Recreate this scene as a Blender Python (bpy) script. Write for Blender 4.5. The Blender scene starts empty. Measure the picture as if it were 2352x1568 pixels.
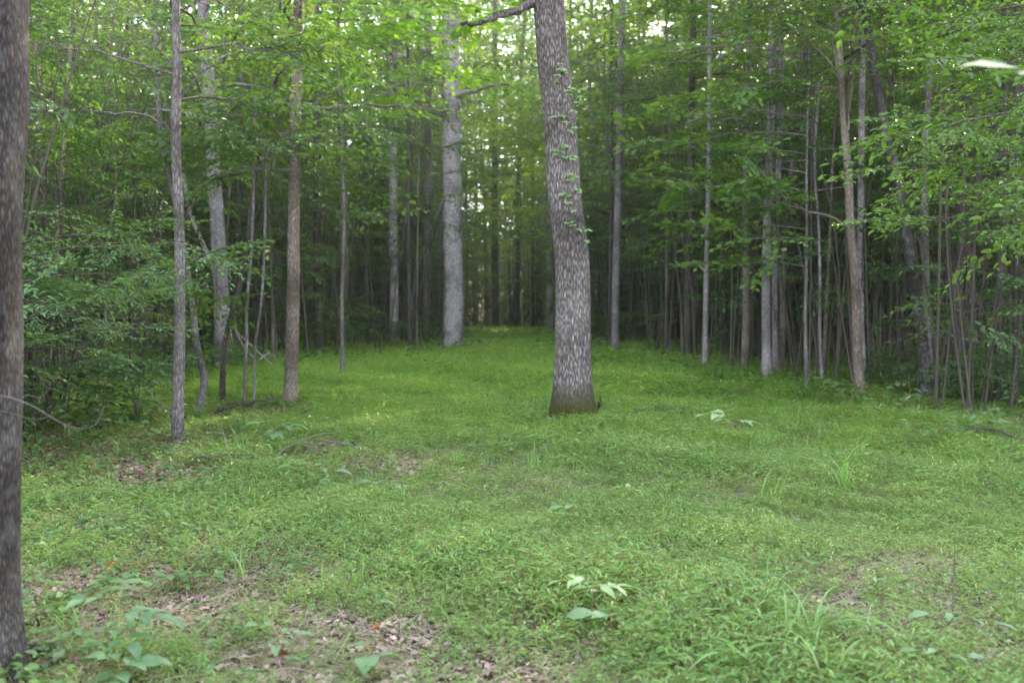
import bpy, math, random
import numpy as np

rng = np.random.default_rng(11)
random.seed(11)
PI = math.pi
scene = bpy.context.scene
COL = scene.collection

# ------------------------------------------------------------------ camera maths
F = 2287.0            # focal length in units of a 2352 px wide picture (35 mm lens)
CX, CY = 1176.0, 784.0
PITCH = math.atan(64.0 / F)
CAMZ = 1.6

_KY = [-400, -60, 0, 4, 9, 14, 19, 24, 28, 33, 40, 55, 80, 120, 150, 220, 400]
_KZ = [0.0, 0.0, 0, 0.0, .03, .10, .25, .42, .50, .50, .44, .42, .55, 1.4, 5, 17, 30]
_TY = np.linspace(-400, 400, 8001)
_TZ = np.interp(_TY, _KY, _KZ)
_k = np.ones(31) / 31
_TZ = np.convolve(np.pad(_TZ, 15, mode='edge'), _k, mode='valid')


def gz(x, y):
    x = np.asarray(x, float); y = np.asarray(y, float)
    z = np.interp(y, _TY, _TZ)
    z = z + .035 * np.sin(x * 1.1 + .6 * y) * np.sin(.8 * y - .5 * x + 1) + .02 * np.sin(2.7 * x + 1.3) * np.sin(2.3 * y)
    return z


def ray(px, py):
    a, b = (px - CX) / F, -(py - CY) / F
    c, s = math.cos(PITCH), math.sin(PITCH)
    return np.array([a, c + b * s, -s + b * c])


def at(px, py, Y):
    d = ray(px, py)
    return np.array([0, 0, CAMZ]) + d * (Y / d[1])


def on_ground(px, py):
    d = ray(px, py); t = 2.0
    for _ in range(6000):
        p = np.array([0, 0, CAMZ]) + d * t
        if p[2] <= gz(p[0], p[1]):
            break
        t += .02
    return np.array([p[0], p[1], float(gz(p[0], p[1]))])


# ------------------------------------------------------------------ mesh collecting
class MB:
    def __init__(s):
        s.V = []; s.F = []; s.M = []; s.n = 0

    def add(s, V, Fq, m=0):
        if len(V) == 0:
            return
        s.V.append(np.asarray(V, np.float32)); s.F.append(np.asarray(Fq, np.int64) + s.n)
        if np.isscalar(m):
            m = np.full(len(Fq), m, np.int32)
        s.M.append(np.asarray(m, np.int32)); s.n += len(V)

    def arrays(s):
        return np.concatenate(s.V), np.concatenate(s.F), np.concatenate(s.M)

    def mesh(s, name, mats, smooth=True):
        V, Fq, M = s.arrays()
        me = bpy.data.meshes.new(name)
        me.vertices.add(len(V)); me.vertices.foreach_set('co', np.ascontiguousarray(V, np.float32).ravel())
        me.loops.add(len(Fq) * 4); me.loops.foreach_set('vertex_index', Fq.astype(np.int32).ravel())
        me.polygons.add(len(Fq)); me.polygons.foreach_set('loop_start', np.arange(len(Fq), dtype=np.int32) * 4)
        for m in (mats if isinstance(mats, (list, tuple)) else [mats]):
            me.materials.append(m)
        me.polygons.foreach_set('material_index', M)
        if smooth:
            me.polygons.foreach_set('use_smooth', np.ones(len(Fq), bool))
        me.update(calc_edges=True)
        return me

    def obj(s, name, mats, parent=None, smooth=True):
        return link(name, s.mesh(name, mats, smooth), parent)


def link(name, data, parent=None):
    o = bpy.data.objects.new(name, data); COL.objects.link(o)
    if parent is not None:
        o.parent = parent
    return o


def tag(o, label=None, cat=None, group=None, kind=None):
    if label: o['label'] = label
    if cat: o['category'] = cat
    if group: o['group'] = group
    if kind: o['kind'] = kind
    return o


def thing(name, label, cat, loc=(0, 0, 0), rz=0, group=None):
    o = link(name, None)
    o.empty_display_size = .1
    o.location = [float(v) for v in loc]; o.rotation_euler = (0, 0, rz)
    return tag(o, label, cat, group)


def dup(root, loc, rz, scale, label, group):
    r = root.copy(); COL.objects.link(r)
    r.location = [float(v) for v in loc]; r.rotation_euler = (0, 0, rz); r.scale = scale
    r['label'] = label; r['group'] = group
    for ch in list(root.children):
        c = ch.copy(); COL.objects.link(c); c.parent = r
    return r


def unit(v):
    v = np.asarray(v, float)
    return v / np.maximum(np.linalg.norm(v, axis=-1, keepdims=True), 1e-9)


def tube(pts, rad, sides=8, wob=0.0):
    pts = np.asarray(pts, float); n = len(pts)
    rad = np.broadcast_to(np.asarray(rad, float), (n,))
    t = np.gradient(pts, axis=0); t = unit(t)
    ov = unit(pts[-1] - pts[0])
    ref = np.array([1.0, 0, 0]) if abs(ov[2]) > .6 else np.array([0, 0, 1.0])
    a = unit(np.cross(t, ref)); b = np.cross(t, a)
    ang = np.arange(sides) * 2 * PI / sides
    ca, sa = np.cos(ang), np.sin(ang)
    r = rad[:, None] * (1 + (wob * rng.standard_normal((n, sides)) if wob else 0))
    V = pts[:, None, :] + r[:, :, None] * (ca[None, :, None] * a[:, None, :] + sa[None, :, None] * b[:, None, :])
    V = V.reshape(-1, 3)
    i = np.arange(n - 1)[:, None] * sides; j = np.arange(sides)[None, :]; j2 = (j + 1) % sides
    Fq = np.stack([i + j, i + j2, i + sides + j2, i + sides + j], -1).reshape(-1, 4)
    return V, Fq


def smooth_path(P, n):
    P = np.asarray(P, float)
    s = np.concatenate([[0], np.cumsum(np.linalg.norm(np.diff(P, axis=0), axis=1))])
    u = np.linspace(0, s[-1], n)
    # catmull-rom
    m = np.gradient(P, s, axis=0)
    k = np.clip(np.searchsorted(s, u, side='right') - 1, 0, len(P) - 2)
    h = (s[k + 1] - s[k])[:, None]; t = ((u - s[k]) / (s[k + 1] - s[k]))[:, None]
    return ((2 * t**3 - 3 * t**2 + 1) * P[k] + (t**3 - 2 * t**2 + t) * h * m[k]
            + (-2 * t**3 + 3 * t**2) * P[k + 1] + (t**3 - t**2) * h * m[k + 1])


# leaf templates: x across, y along, z up; all quads
def ovate(w=.5, fold=.18, droop=.12):
    V = np.array([[0, 0, 0], [.46 * w, .30, fold * w], [.36 * w, .68, fold * w - droop * .4], [0, 1, -droop],
                  [-.36 * w, .68, fold * w - droop * .4], [-.46 * w, .30, fold * w]])
    return V, np.array([[0, 1, 2, 3], [0, 3, 4, 5]])


def lance(w=.18, droop=.25):
    V = np.array([[0, 0, 0], [.5 * w, .25, .03], [.42 * w, .6, .03 - droop * .35], [0, 1, -droop],
                  [-.42 * w, .6, .03 - droop * .35], [-.5 * w, .25, .03]])
    return V, np.array([[0, 1, 2, 3], [0, 3, 4, 5]])


def lobed():
    # oak-like: lobes each side of a folded midrib
    side = [(.05, .02), (.20, .16), (.10, .27), (.34, .42), (.17, .50), (.36, .68), (.20, .74), (.16, .92)]
    mid = [(0, 0), (0, .12), (0, .28), (0, .36), (0, .52), (0, .60), (0, .78), (0, 1.0)]
    V = []; Fq = []
    for (x, y) in mid: V.append((x, y, -.10 * y * y))
    for sgn in (1, -1):
        o = len(V)
        for (x, y) in side: V.append((sgn * x, y, .22 * x - .10 * y * y))
        for k in range(7):
            q = [k, o + k, o + k + 1, k + 1]
            Fq.append(q if sgn > 0 else q[::-1])
    return np.array(V, float), np.array(Fq)


def frames(d, nrm):
    y = unit(d); x = unit(np.cross(y, nrm)); z = np.cross(x, y)
    return np.stack([x, y, z], -1)          # columns


def place(tpl, pos, R, scale):
    tv, tf = tpl
    n = len(pos)
    scale = np.broadcast_to(np.asarray(scale, float), (n,))
    V = pos[:, None, :] + scale[:, None, None] * np.einsum('nij,kj->nki', R, tv)
    Fq = (tf[None] + (np.arange(n) * len(tv))[:, None, None]).reshape(-1, 4)
    return V.reshape(-1, 3), Fq


# ------------------------------------------------------------------ materials
def new_mat(name):
    m = bpy.data.materials.new(name); m.use_nodes = True
    nt = m.node_tree; nt.nodes.clear()
    return m, nt, nt.nodes, nt.links


def N(nodes, kind, **kw):
    n = nodes.new(kind)
    for k, v in kw.items():
        setattr(n, k, v)
    return n


def ramp(nodes, stops, interp='LINEAR'):
    r = nodes.new('ShaderNodeValToRGB'); r.color_ramp.interpolation = interp
    el = r.color_ramp.elements
    while len(el) < len(stops): el.new(.5)
    for e, (p, c) in zip(el, stops):
        e.position = p; e.color = (*c, 1) if len(c) == 3 else c
    return r


def leaf_mat(name, ca, cb, cc=None, transl=.45, rough=.45, nscale=.35, tgain=(1.25, 1.2, .55), spec=.35):
    """leaf: glossy diffuse front mixed with light coming through; colour varies per leaf, per plant and over space"""
    m, nt, nd, L = new_mat(name)
    geo = N(nd, 'ShaderNodeNewGeometry'); oi = N(nd, 'ShaderNodeObjectInfo')
    noi = N(nd, 'ShaderNodeTexNoise'); noi.inputs['Scale'].default_value = nscale; noi.inputs['Detail'].default_value = 3
    L.new(geo.outputs['Position'], noi.inputs['Vector'])
    a1 = N(nd, 'ShaderNodeMath', operation='MULTIPLY_ADD'); a1.inputs[1].default_value = .45
    L.new(geo.outputs['Random Per Island'], a1.inputs[0])
    a2 = N(nd, 'ShaderNodeMath', operation='MULTIPLY_ADD'); a2.inputs[1].default_value = .9; a2.inputs[2].default_value = -.22
    L.new(noi.outputs['Fac'], a2.inputs[0]); L.new(a2.outputs[0], a1.inputs[2])
    a3 = N(nd, 'ShaderNodeMath', operation='MULTIPLY_ADD'); a3.inputs[1].default_value = .2
    L.new(oi.outputs['Random'], a3.inputs[0]); L.new(a1.outputs[0], a3.inputs[2])
    stops = [(.18, ca), (.85, cb)] if cc is None else [(.18, ca), (.62, cb), (.95, cc)]
    r = ramp(nd, stops); L.new(a3.outputs[0], r.inputs[0])
    p = N(nd, 'ShaderNodeBsdfPrincipled'); p.inputs['Roughness'].default_value = rough
    p.inputs['Specular IOR Level'].default_value = spec
    L.new(r.outputs[0], p.inputs['Base Color'])
    t = N(nd, 'ShaderNodeBsdfTranslucent')
    mul = N(nd, 'ShaderNodeVectorMath', operation='MULTIPLY'); mul.inputs[1].default_value = tgain
    L.new(r.outputs[0], mul.inputs[0]); L.new(mul.outputs[0], t.inputs['Color'])
    mx = N(nd, 'ShaderNodeMixShader'); mx.inputs[0].default_value = transl
    L.new(p.outputs[0], mx.inputs[1]); L.new(t.outputs[0], mx.inputs[2])
    out = N(nd, 'ShaderNodeOutputMaterial'); L.new(mx.outputs[0], out.inputs[0])
    return m


def bark_mat(name, dark, mid, light, sxy=22, sz=3.2, bump=.5, blotch=1.2, blo=.55, moss=None, moss_h=.3, lichen=0.0, bdist=.02):
    m, nt, nd, L = new_mat(name)
    tc = N(nd, 'ShaderNodeTexCoord'); oi = N(nd, 'ShaderNodeObjectInfo')
    off = N(nd, 'ShaderNodeVectorMath', operation='MULTIPLY_ADD')
    off.inputs[1].default_value = (1, 1, 1)
    comb = N(nd, 'ShaderNodeCombineXYZ'); mz = N(nd, 'ShaderNodeMath', operation='MULTIPLY'); mz.inputs[1].default_value = 40
    L.new(oi.outputs['Random'], mz.inputs[0]); L.new(mz.outputs[0], comb.inputs[2]); L.new(comb.outputs[0], off.inputs[2])
    L.new(tc.outputs['Object'], off.inputs[0])
    mp = N(nd, 'ShaderNodeMapping'); mp.inputs['Scale'].default_value = (sxy, sxy, sz); L.new(off.outputs[0], mp.inputs[0])
    wn = N(nd, 'ShaderNodeTexNoise'); wn.inputs['Scale'].default_value = .8; wn.inputs['Detail'].default_value = 2
    L.new(mp.outputs[0], wn.inputs['Vector'])
    wa = N(nd, 'ShaderNodeVectorMath', operation='MULTIPLY_ADD'); wa.inputs[1].default_value = (1.1, 1.1, 1.1)
    L.new(wn.outputs['Color'], wa.inputs[0]); L.new(mp.outputs[0], wa.inputs[2])
    vo = N(nd, 'ShaderNodeTexVoronoi', feature='DISTANCE_TO_EDGE'); vo.inputs['Scale'].default_value = 1.0
    L.new(wa.outputs[0], vo.inputs['Vector'])
    fn = N(nd, 'ShaderNodeTexNoise'); fn.inputs['Scale'].default_value = 2.3; fn.inputs['Detail'].default_value = 5
    fn.inputs['Roughness'].default_value = .65
    L.new(mp.outputs[0], fn.inputs['Vector'])
    h = N(nd, 'ShaderNodeMath', operation='MULTIPLY_ADD'); h.inputs[1].default_value = 1.1
    L.new(vo.outputs['Distance'], h.inputs[0])
    h2 = N(nd, 'ShaderNodeMath', operation='MULTIPLY_ADD'); h2.inputs[1].default_value = .8; h2.inputs[2].default_value = -.12
    L.new(fn.outputs['Fac'], h2.inputs[0]); L.new(h2.outputs[0], h.inputs[2])
    r = ramp(nd, [(.22, dark), (.5, mid), (.85, light)]); L.new(h.outputs[0], r.inputs[0])
    # broad blotches along the trunk
    bn = N(nd, 'ShaderNodeTexNoise'); bn.inputs['Scale'].default_value = blotch; bn.inputs['Detail'].default_value = 4
    L.new(off.outputs[0], bn.inputs['Vector'])
    br = ramp(nd, [(.34, (blo, blo * .97, blo * .92)), (.5 + .2 * blo, (1.2, 1.2, 1.2))]); L.new(bn.outputs['Fac'], br.inputs[0])
    mul = N(nd, 'ShaderNodeMix', data_type='RGBA', blend_type='MULTIPLY'); mul.inputs[0].default_value = 1
    L.new(r.outputs[0], mul.inputs[6]); L.new(br.outputs[0], mul.inputs[7])
    col = mul.outputs[2]
    if lichen:
        ln = N(nd, 'ShaderNodeTexNoise'); ln.inputs['Scale'].default_value = 9; ln.inputs['Detail'].default_value = 5
        lm = N(nd, 'ShaderNodeMapping'); lm.inputs['Scale'].default_value = (1, 1, .8); L.new(off.outputs[0], lm.inputs[0]); L.new(lm.outputs[0], ln.inputs['Vector'])
        lr = ramp(nd, [(.52, (0, 0, 0)), (.62, (lichen,) * 3)]); L.new(ln.outputs['Fac'], lr.inputs[0])
        mx = N(nd, 'ShaderNodeMix', data_type='RGBA'); L.new(lr.outputs[0], mx.inputs[0]); L.new(col, mx.inputs[6])
        mx.inputs[7].default_value = (.42, .42, .43, 1); col = mx.outputs[2]
    if moss:
        sx = N(nd, 'ShaderNodeSeparateXYZ'); L.new(tc.outputs['Object'], sx.inputs[0])
        mr = N(nd, 'ShaderNodeMapRange'); mr.inputs[1].default_value = moss_h; mr.inputs[2].default_value = moss_h * .25
        L.new(sx.outputs['Z'], mr.inputs[0])
        # a mossy streak up one flank too
        st = N(nd, 'ShaderNodeMapRange'); st.inputs[1].default_value = .10; st.inputs[2].default_value = .34; st.inputs[4].default_value = .75
        lean = N(nd, 'ShaderNodeMath', operation='MULTIPLY_ADD'); lean.inputs[1].default_value = .07
        L.new(sx.outputs['Z'], lean.inputs[0]); L.new(sx.outputs['X'], lean.inputs[2]); L.new(lean.outputs[0], st.inputs[0])
        sn = N(nd, 'ShaderNodeMath', operation='MULTIPLY'); L.new(st.outputs[0], sn.inputs[0]); L.new(bn.outputs['Fac'], sn.inputs[1])
        ad = N(nd, 'ShaderNodeMath', operation='MAXIMUM'); L.new(mr.outputs[0], ad.inputs[0]); L.new(sn.outputs[0], ad.inputs[1])
        mn = N(nd, 'ShaderNodeMath', operation='MULTIPLY_ADD'); mn.inputs[1].default_value = .9
        L.new(fn.outputs['Fac'], mn.inputs[0]); L.new(ad.outputs[0], mn.inputs[2])
        cl = N(nd, 'ShaderNodeMapRange'); cl.inputs[1].default_value = .8; cl.inputs[2].default_value = 1.45; L.new(mn.outputs[0], cl.inputs[0])
        mx = N(nd, 'ShaderNodeMix', data_type='RGBA'); L.new(cl.outputs[0], mx.inputs[0]); L.new(col, mx.inputs[6])
        mx.inputs[7].default_value = (*moss, 1); col = mx.outputs[2]
    p = N(nd, 'ShaderNodeBsdfPrincipled'); p.inputs['Roughness'].default_value = .9; p.inputs['Specular IOR Level'].default_value = .15
    L.new(col, p.inputs['Base Color'])
    b = N(nd, 'ShaderNodeBump'); b.inputs['Strength'].default_value = bump; b.inputs['Distance'].default_value = bdist
    L.new(h.outputs[0], b.inputs['Height']); L.new(b.outputs[0], p.inputs['Normal'])
    out = N(nd, 'ShaderNodeOutputMaterial'); L.new(p.outputs[0], out.inputs[0])
    return m


def plain_mat(name, ca, cb, scale=8, rough=.85):
    m, nt, nd, L = new_mat(name)
    geo = N(nd, 'ShaderNodeNewGeometry')
    n = N(nd, 'ShaderNodeTexNoise'); n.inputs['Scale'].default_value = scale; n.inputs['Detail'].default_value = 4
    L.new(geo.outputs['Position'], n.inputs['Vector'])
    a = N(nd, 'ShaderNodeMath', operation='MULTIPLY_ADD'); a.inputs[1].default_value = .6
    L.new(geo.outputs['Random Per Island'], a.inputs[0])
    s = N(nd, 'ShaderNodeMath', operation='MULTIPLY'); s.inputs[1].default_value = .5
    L.new(n.outputs['Fac'], s.inputs[0]); L.new(s.outputs[0], a.inputs[2])
    r = ramp(nd, [(.15, ca), (.8, cb)]); L.new(a.outputs[0], r.inputs[0])
    p = N(nd, 'ShaderNodeBsdfPrincipled'); p.inputs['Roughness'].default_value = rough; p.inputs['Specular IOR Level'].default_value = .2
    L.new(r.outputs[0], p.inputs['Base Color'])
    out = N(nd, 'ShaderNodeOutputMaterial'); L.new(p.outputs[0], out.inputs[0])
    return m


LEAF = leaf_mat('leaf_green', (0.046, 0.101, 0.025), (0.097, 0.189, 0.044), (0.168, 0.260, 0.055))
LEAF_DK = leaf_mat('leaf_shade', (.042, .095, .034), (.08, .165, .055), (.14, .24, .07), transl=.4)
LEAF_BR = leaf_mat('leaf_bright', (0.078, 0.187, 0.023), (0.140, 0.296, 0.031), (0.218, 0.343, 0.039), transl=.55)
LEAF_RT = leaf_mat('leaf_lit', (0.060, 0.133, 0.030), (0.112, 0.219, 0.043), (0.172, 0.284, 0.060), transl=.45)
LEAF_BL = leaf_mat('leaf_bluish', (.05, .115, .045), (.095, .20, .075), (.14, .26, .10), transl=.38, rough=.5, spec=.3)
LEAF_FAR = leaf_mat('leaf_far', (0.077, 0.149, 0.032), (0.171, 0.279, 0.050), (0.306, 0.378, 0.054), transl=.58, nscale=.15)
GRASS = leaf_mat('grass_green', (.10, .218, .058), (.175, .33, .085), (.275, .385, .105), transl=.42, nscale=.5, rough=.4, spec=.5, tgain=(1.15, 1.15, .75))
LEAF_UG = leaf_mat('herb_leaf', (.055, .122, .042), (.105, .20, .066), (.17, .26, .09), transl=.38, rough=.5, spec=.35, nscale=1.5)
GRASS_PALE = leaf_mat('grass_pale', (.12, .235, .075), (.19, .32, .115), (.28, .38, .13), transl=.4, nscale=2)
GRASS_LIT = leaf_mat('grass_lit', (.15, .285, .06), (.24, .42, .085), (.35, .47, .11), transl=.5, nscale=.4, rough=.45, spec=.4, tgain=(1.15, 1.15, .7))  # far grass: the meadow's brighter light is put into the colour
GRASS_STEM = leaf_mat('grass_stem', (.26, .13, .07), (.24, .22, .08), transl=.2, nscale=.8)
SEED = leaf_mat('seedling_leaf', (.07, .15, .062), (.12, .22, .095), (.17, .28, .12), transl=.35, rough=.45, nscale=6, spec=.45)
SHEEN = leaf_mat('leaf_sheen', (.10, .15, .11), (.15, .205, .16), transl=.35, rough=.7, spec=.02, tgain=(.9, 1.3, .25))  # pale sky reflection painted into the base colour, gloss nearly off
VINE = leaf_mat('vine_leaf', (.16, .30, .10), (.26, .42, .16), transl=.4, nscale=3)
SEED_PALE = leaf_mat('seedling_pale', (.20, .33, .13), (.30, .42, .19), transl=.4, rough=.4, nscale=3, spec=.5)
LITTER = plain_mat('dead_leaves', (.055, .04, .032), (.40, .30, .26), 9)
RUST = plain_mat('rust_leaf', (.16, .045, .014), (.26, .08, .022), 20)
TWIG = plain_mat('twig_bark', (.05, .042, .036), (.12, .10, .09), 6)
GREYTWIG = plain_mat('grey_twig', (.06, .053, .05), (.15, .135, .128), 12)
BRUSH_PALE = plain_mat('straw', (.16, .12, .09), (.40, .33, .26), 6)
BRUSH = plain_mat('brush_twig', (.032, .026, .022), (.09, .075, .066), 3)
DEADWOOD = plain_mat('dead_wood', (.20, .17, .16), (.42, .38, .37), 6)

BARK_MAIN = bark_mat('bark_ridged', (.035, .03, .027), (.17, .15, .145), (.44, .395, .41), sxy=40, sz=7.5, bump=1.0, bdist=.03,
                     moss=(.05, .052, .014), moss_h=.75)
BARK_ASH = bark_mat('bark_ash', (.11, .097, .102), (.24, .217, .23), (.35, .322, .345), sxy=30, sz=10, bump=.4)
BARK_LEFT = bark_mat('bark_near', (.013, .012, .011), (.047, .042, .041), (.125, .115, .115), sxy=75, sz=17, bump=1.0, bdist=.012, blotch=1.1, lichen=.06)
BARK_PALE = bark_mat('bark_pale', (.13, .115, .115), (.30, .27, .28), (.43, .39, .415), sxy=30, sz=9, bump=.35, blotch=1.9, blo=.36)
BARK_GREY = bark_mat('bark_grey', (.06, .052, .05), (.155, .138, .138), (.26, .24, .25), sxy=34, sz=9, bump=.5)
BARK_BROWN = bark_mat('bark_brown', (.07, .056, .044), (.165, .137, .118), (.26, .225, .205), sxy=34, sz=9, bump=.5)
BARK_DARK = bark_mat('bark_dark', (.03, .026, .023), (.075, .064, .058), (.15, .133, .127), sxy=34, sz=9, bump=.5)
BARK_LICHEN = bark_mat('bark_lichen', (.02, .017, .016), (.05, .044, .043), (.11, .10, .10), sxy=34, sz=10, bump=.5, lichen=.10)


def ground_mat():
    m, nt, nd, L = new_mat('forest_floor')
    geo = N(nd, 'ShaderNodeNewGeometry')
    v = N(nd, 'ShaderNodeTexVoronoi'); v.inputs['Scale'].default_value = 16; L.new(geo.outputs['Position'], v.inputs['Vector'])
    r = ramp(nd, [(.0, (.06, .045, .035)), (.35, (.15, .11, .085)), (.7, (.24, .18, .145)), (1, (.33, .25, .215))])
    sc = N(nd, 'ShaderNodeSeparateColor'); L.new(v.outputs['Color'], sc.inputs[0]); L.new(sc.outputs[0], r.inputs[0])
    n = N(nd, 'ShaderNodeTexNoise'); n.inputs['Scale'].default_value = 1.2; n.inputs['Detail'].default_value = 6; L.new(geo.outputs['Position'], n.inputs['Vector'])
    r2 = ramp(nd, [(.35, (.5, .5, .45)), (.65, (1.1, 1.1, 1.0))]); L.new(n.outputs['Fac'], r2.inputs[0])
    mul = N(nd, 'ShaderNodeMix', data_type='RGBA', blend_type='MULTIPLY'); mul.inputs[0].default_value = 1
    L.new(r.outputs[0], mul.inputs[6]); L.new(r2.outputs[0], mul.inputs[7])
    p = N(nd, 'ShaderNodeBsdfPrincipled'); p.inputs['Roughness'].default_value = .95; p.inputs['Specular IOR Level'].default_value = .1
    L.new(mul.outputs[2], p.inputs['Base Color'])
    b = N(nd, 'ShaderNodeBump'); b.inputs['Strength'].default_value = .6; b.inputs['Distance'].default_value = .03
    L.new(v.outputs['Distance'], b.inputs['Height']); L.new(b.outputs[0], p.inputs['Normal'])
    out = N(nd, 'ShaderNodeOutputMaterial'); L.new(p.outputs[0], out.inputs[0])
    return m


# ------------------------------------------------------------------ ground
def build_ground():
    xs = np.unique(np.concatenate([np.linspace(-25, 25, 160), np.linspace(-350, 350, 60)]))
    ys = np.unique(np.concatenate([np.linspace(-5, 65, 240), np.linspace(-150, 380, 60)]))
    X, Y = np.meshgrid(xs, ys)
    V = np.stack([X, Y, gz(X, Y)], -1).reshape(-1, 3)
    nx = len(xs)
    i, j = np.meshgrid(np.arange(nx - 1), np.arange(len(ys) - 1))
    a = (j * nx + i).ravel()
    b = MB(); b.add(V, np.stack([a, a + 1, a + 1 + nx, a + nx], -1))
    tag(b.obj('ground', ground_mat()), kind='structure')


build_ground()

# clearing outline in ground coordinates
CLEAR = np.array([on_ground(*p)[:2] for p in
                  [(40, 1130), (330, 905), (480, 876), (720, 848), (900, 828), (1012, 822), (1082, 778)]] +
                 [[-2.2, 56], [2.4, 56]] +
                 [on_ground(*p)[:2] for p in
                  [(1274, 778), (1395, 824), (1530, 858), (1700, 888), (1850, 908), (2000, 944), (2340, 1015)]] +
                 [[7.5, 9], [8.5, 0], [-7, 0], [-5, 8]])


def inside(x, y, poly=CLEAR):
    x = np.asarray(x); y = np.asarray(y); r = np.zeros(x.shape, bool)
    n = len(poly)
    for i in range(n):
        x1, y1 = poly[i]; x2, y2 = poly[(i + 1) % n]
        c = ((y1 > y) != (y2 > y)) & (x < (x2 - x1) * (y - y1) / (y2 - y1 + 1e-12) + x1)
        r ^= c
    return r


def edge_dist(x, y, poly=CLEAR):
    P = np.stack([x, y], -1); d = np.full(len(P), 1e9)
    for i in range(len(poly)):
        a = poly[i]; b = poly[(i + 1) % len(poly)]; ab = b - a
        t = np.clip(((P - a) @ ab) / (ab @ ab), 0, 1)
        d = np.minimum(d, np.linalg.norm(P - (a + t[:, None] * ab), axis=1))
    return d


# ------------------------------------------------------------------ sprays of leaves
def make_spray(L=1.2, leaf=.09, tpl=None, nside=9, gap=.055, seed=0, droop=.25, tilt=.35):
    """a flat spray: a twig with side twigs, leaves alternate along them.  grows along +Y"""
    r = np.random.default_rng(seed); tpl = tpl or ovate()
    b = MB()

    def twig_pts(p0, d, l, n=5):
        t = np.linspace(0, 1, n)[:, None]
        side = unit(np.cross(d, [0, 0, 1.0])) * r.normal(0, .10)
        return p0 + d * l * t + side * l * t**2 + np.array([0, 0, -droop]) * l * t**2
    main = twig_pts(np.zeros(3), np.array([0, 1.0, .12]), L, 7)
    b.add(*tube(main, np.linspace(.007, .002, 7), 3), 1)
    P = []; D = []; Nn = []
    lines = [(main, .25)]
    for k in range(nside):
        u = .12 + .86 * (k + .5) / nside
        p = np.array([np.interp(u, np.linspace(0, 1, 7), main[:, c]) for c in range(3)])
        sg = 1 if k % 2 else -1
        a = math.radians(r.uniform(38, 68)) * sg
        l = L * (.52 - .36 * u) * r.uniform(.7, 1.25)
        d = unit(np.array([math.sin(a), math.cos(a), r.normal(.02, .18)]))
        s = twig_pts(p, d, l)
        b.add(*tube(s, np.linspace(.0035, .0015, 5), 3), 1)
        lines.append((s, .12))
    for s, u0 in lines:
        ln = np.linalg.norm(np.diff(s, axis=0), axis=1).sum()
        n = max(3, int(ln * (1 - u0) / gap))
        u = np.linspace(u0, 1, n) + r.normal(0, .02, n); u = np.clip(u, 0, 1)
        p = np.stack([np.interp(u, np.linspace(0, 1, len(s)), s[:, c]) for c in range(3)], -1)
        dirv = unit(s[-1] - s[0])
        sg = np.where(np.arange(n) % 2, 1, -1)
        a = np.radians(r.uniform(30, 75, n)) * sg; a[-1] = r.normal(0, .2)
        dx, dy = dirv[0], dirv[1]
        d = np.stack([dx * np.cos(a) + dy * np.sin(a), dy * np.cos(a) - dx * np.sin(a), r.normal(-.15, .25, n)], -1)
        P.append(p); D.append(d); Nn.append(np.stack([r.normal(0, tilt, n), r.normal(0, tilt, n), np.ones(n)], -1))
    P = np.concatenate(P); D = np.concatenate(D); Nn = np.concatenate(Nn)
    b.add(*place(tpl, P, frames(D, Nn), leaf * r.uniform(.65, 1.3, len(P))), 0)
    return b.arrays()


SPR = [make_spray(1.25, .095, ovate(.52), 10, .052, s) for s in range(5)]
SPR_FINE = [make_spray(1.15, .07, ovate(.48), 11, .042, 20 + s, droop=.18, tilt=.25) for s in range(4)]
SPR_OAK = [make_spray(.9, .15, lobed(), 7, .075, 40 + s, tilt=.4) for s in range(4)]
SPR_BIG = [make_spray(1.6, .16, ovate(.6), 9, .10, 60 + s) for s in range(4)]
SPR_HUGE = [make_spray(2.4, .28, (np.array([[0, 0, 0], [.3, .45, .05], [0, 1, -.1], [-.3, .45, .05]]), np.array([[0, 1, 2, 3]])), 9, .17, 80 + s, tilt=.7) for s in range(4)]


def add_spray(b, tpl, p, d, scale=1.0, roll=0.0, leafmat=0, twigmat=1, up=(0, 0, 1)):
    V, Fq, M = tpl
    R = frames(np.array([d], float), np.array([up], float))[0]
    if roll:
        c, s = math.cos(roll), math.sin(roll)
        R = R @ np.array([[c, 0, s], [0, 1, 0], [-s, 0, c]])
    b.add(p + scale * (V @ R.T), Fq, np.where(M == 0, leafmat, twigmat))


def limb_path(p0, az, el, ln, n=6, curl=-.25, r=None):
    r = r or rng
    t = np.linspace(0, 1, n)[:, None]
    d = np.array([math.cos(az) * math.cos(el), math.sin(az) * math.cos(el), math.sin(el)])
    side = np.array([-math.sin(az), math.cos(az), 0]) * r.normal(0, .12)
    P = p0 + d * ln * t + side * ln * np.sin(t * PI * r.uniform(.6, 1.4)) + np.array([0, 0, curl]) * ln * t**2
    P[1:-1] += r.normal(0, ln * .012, (n - 2, 3))
    return P


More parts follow.
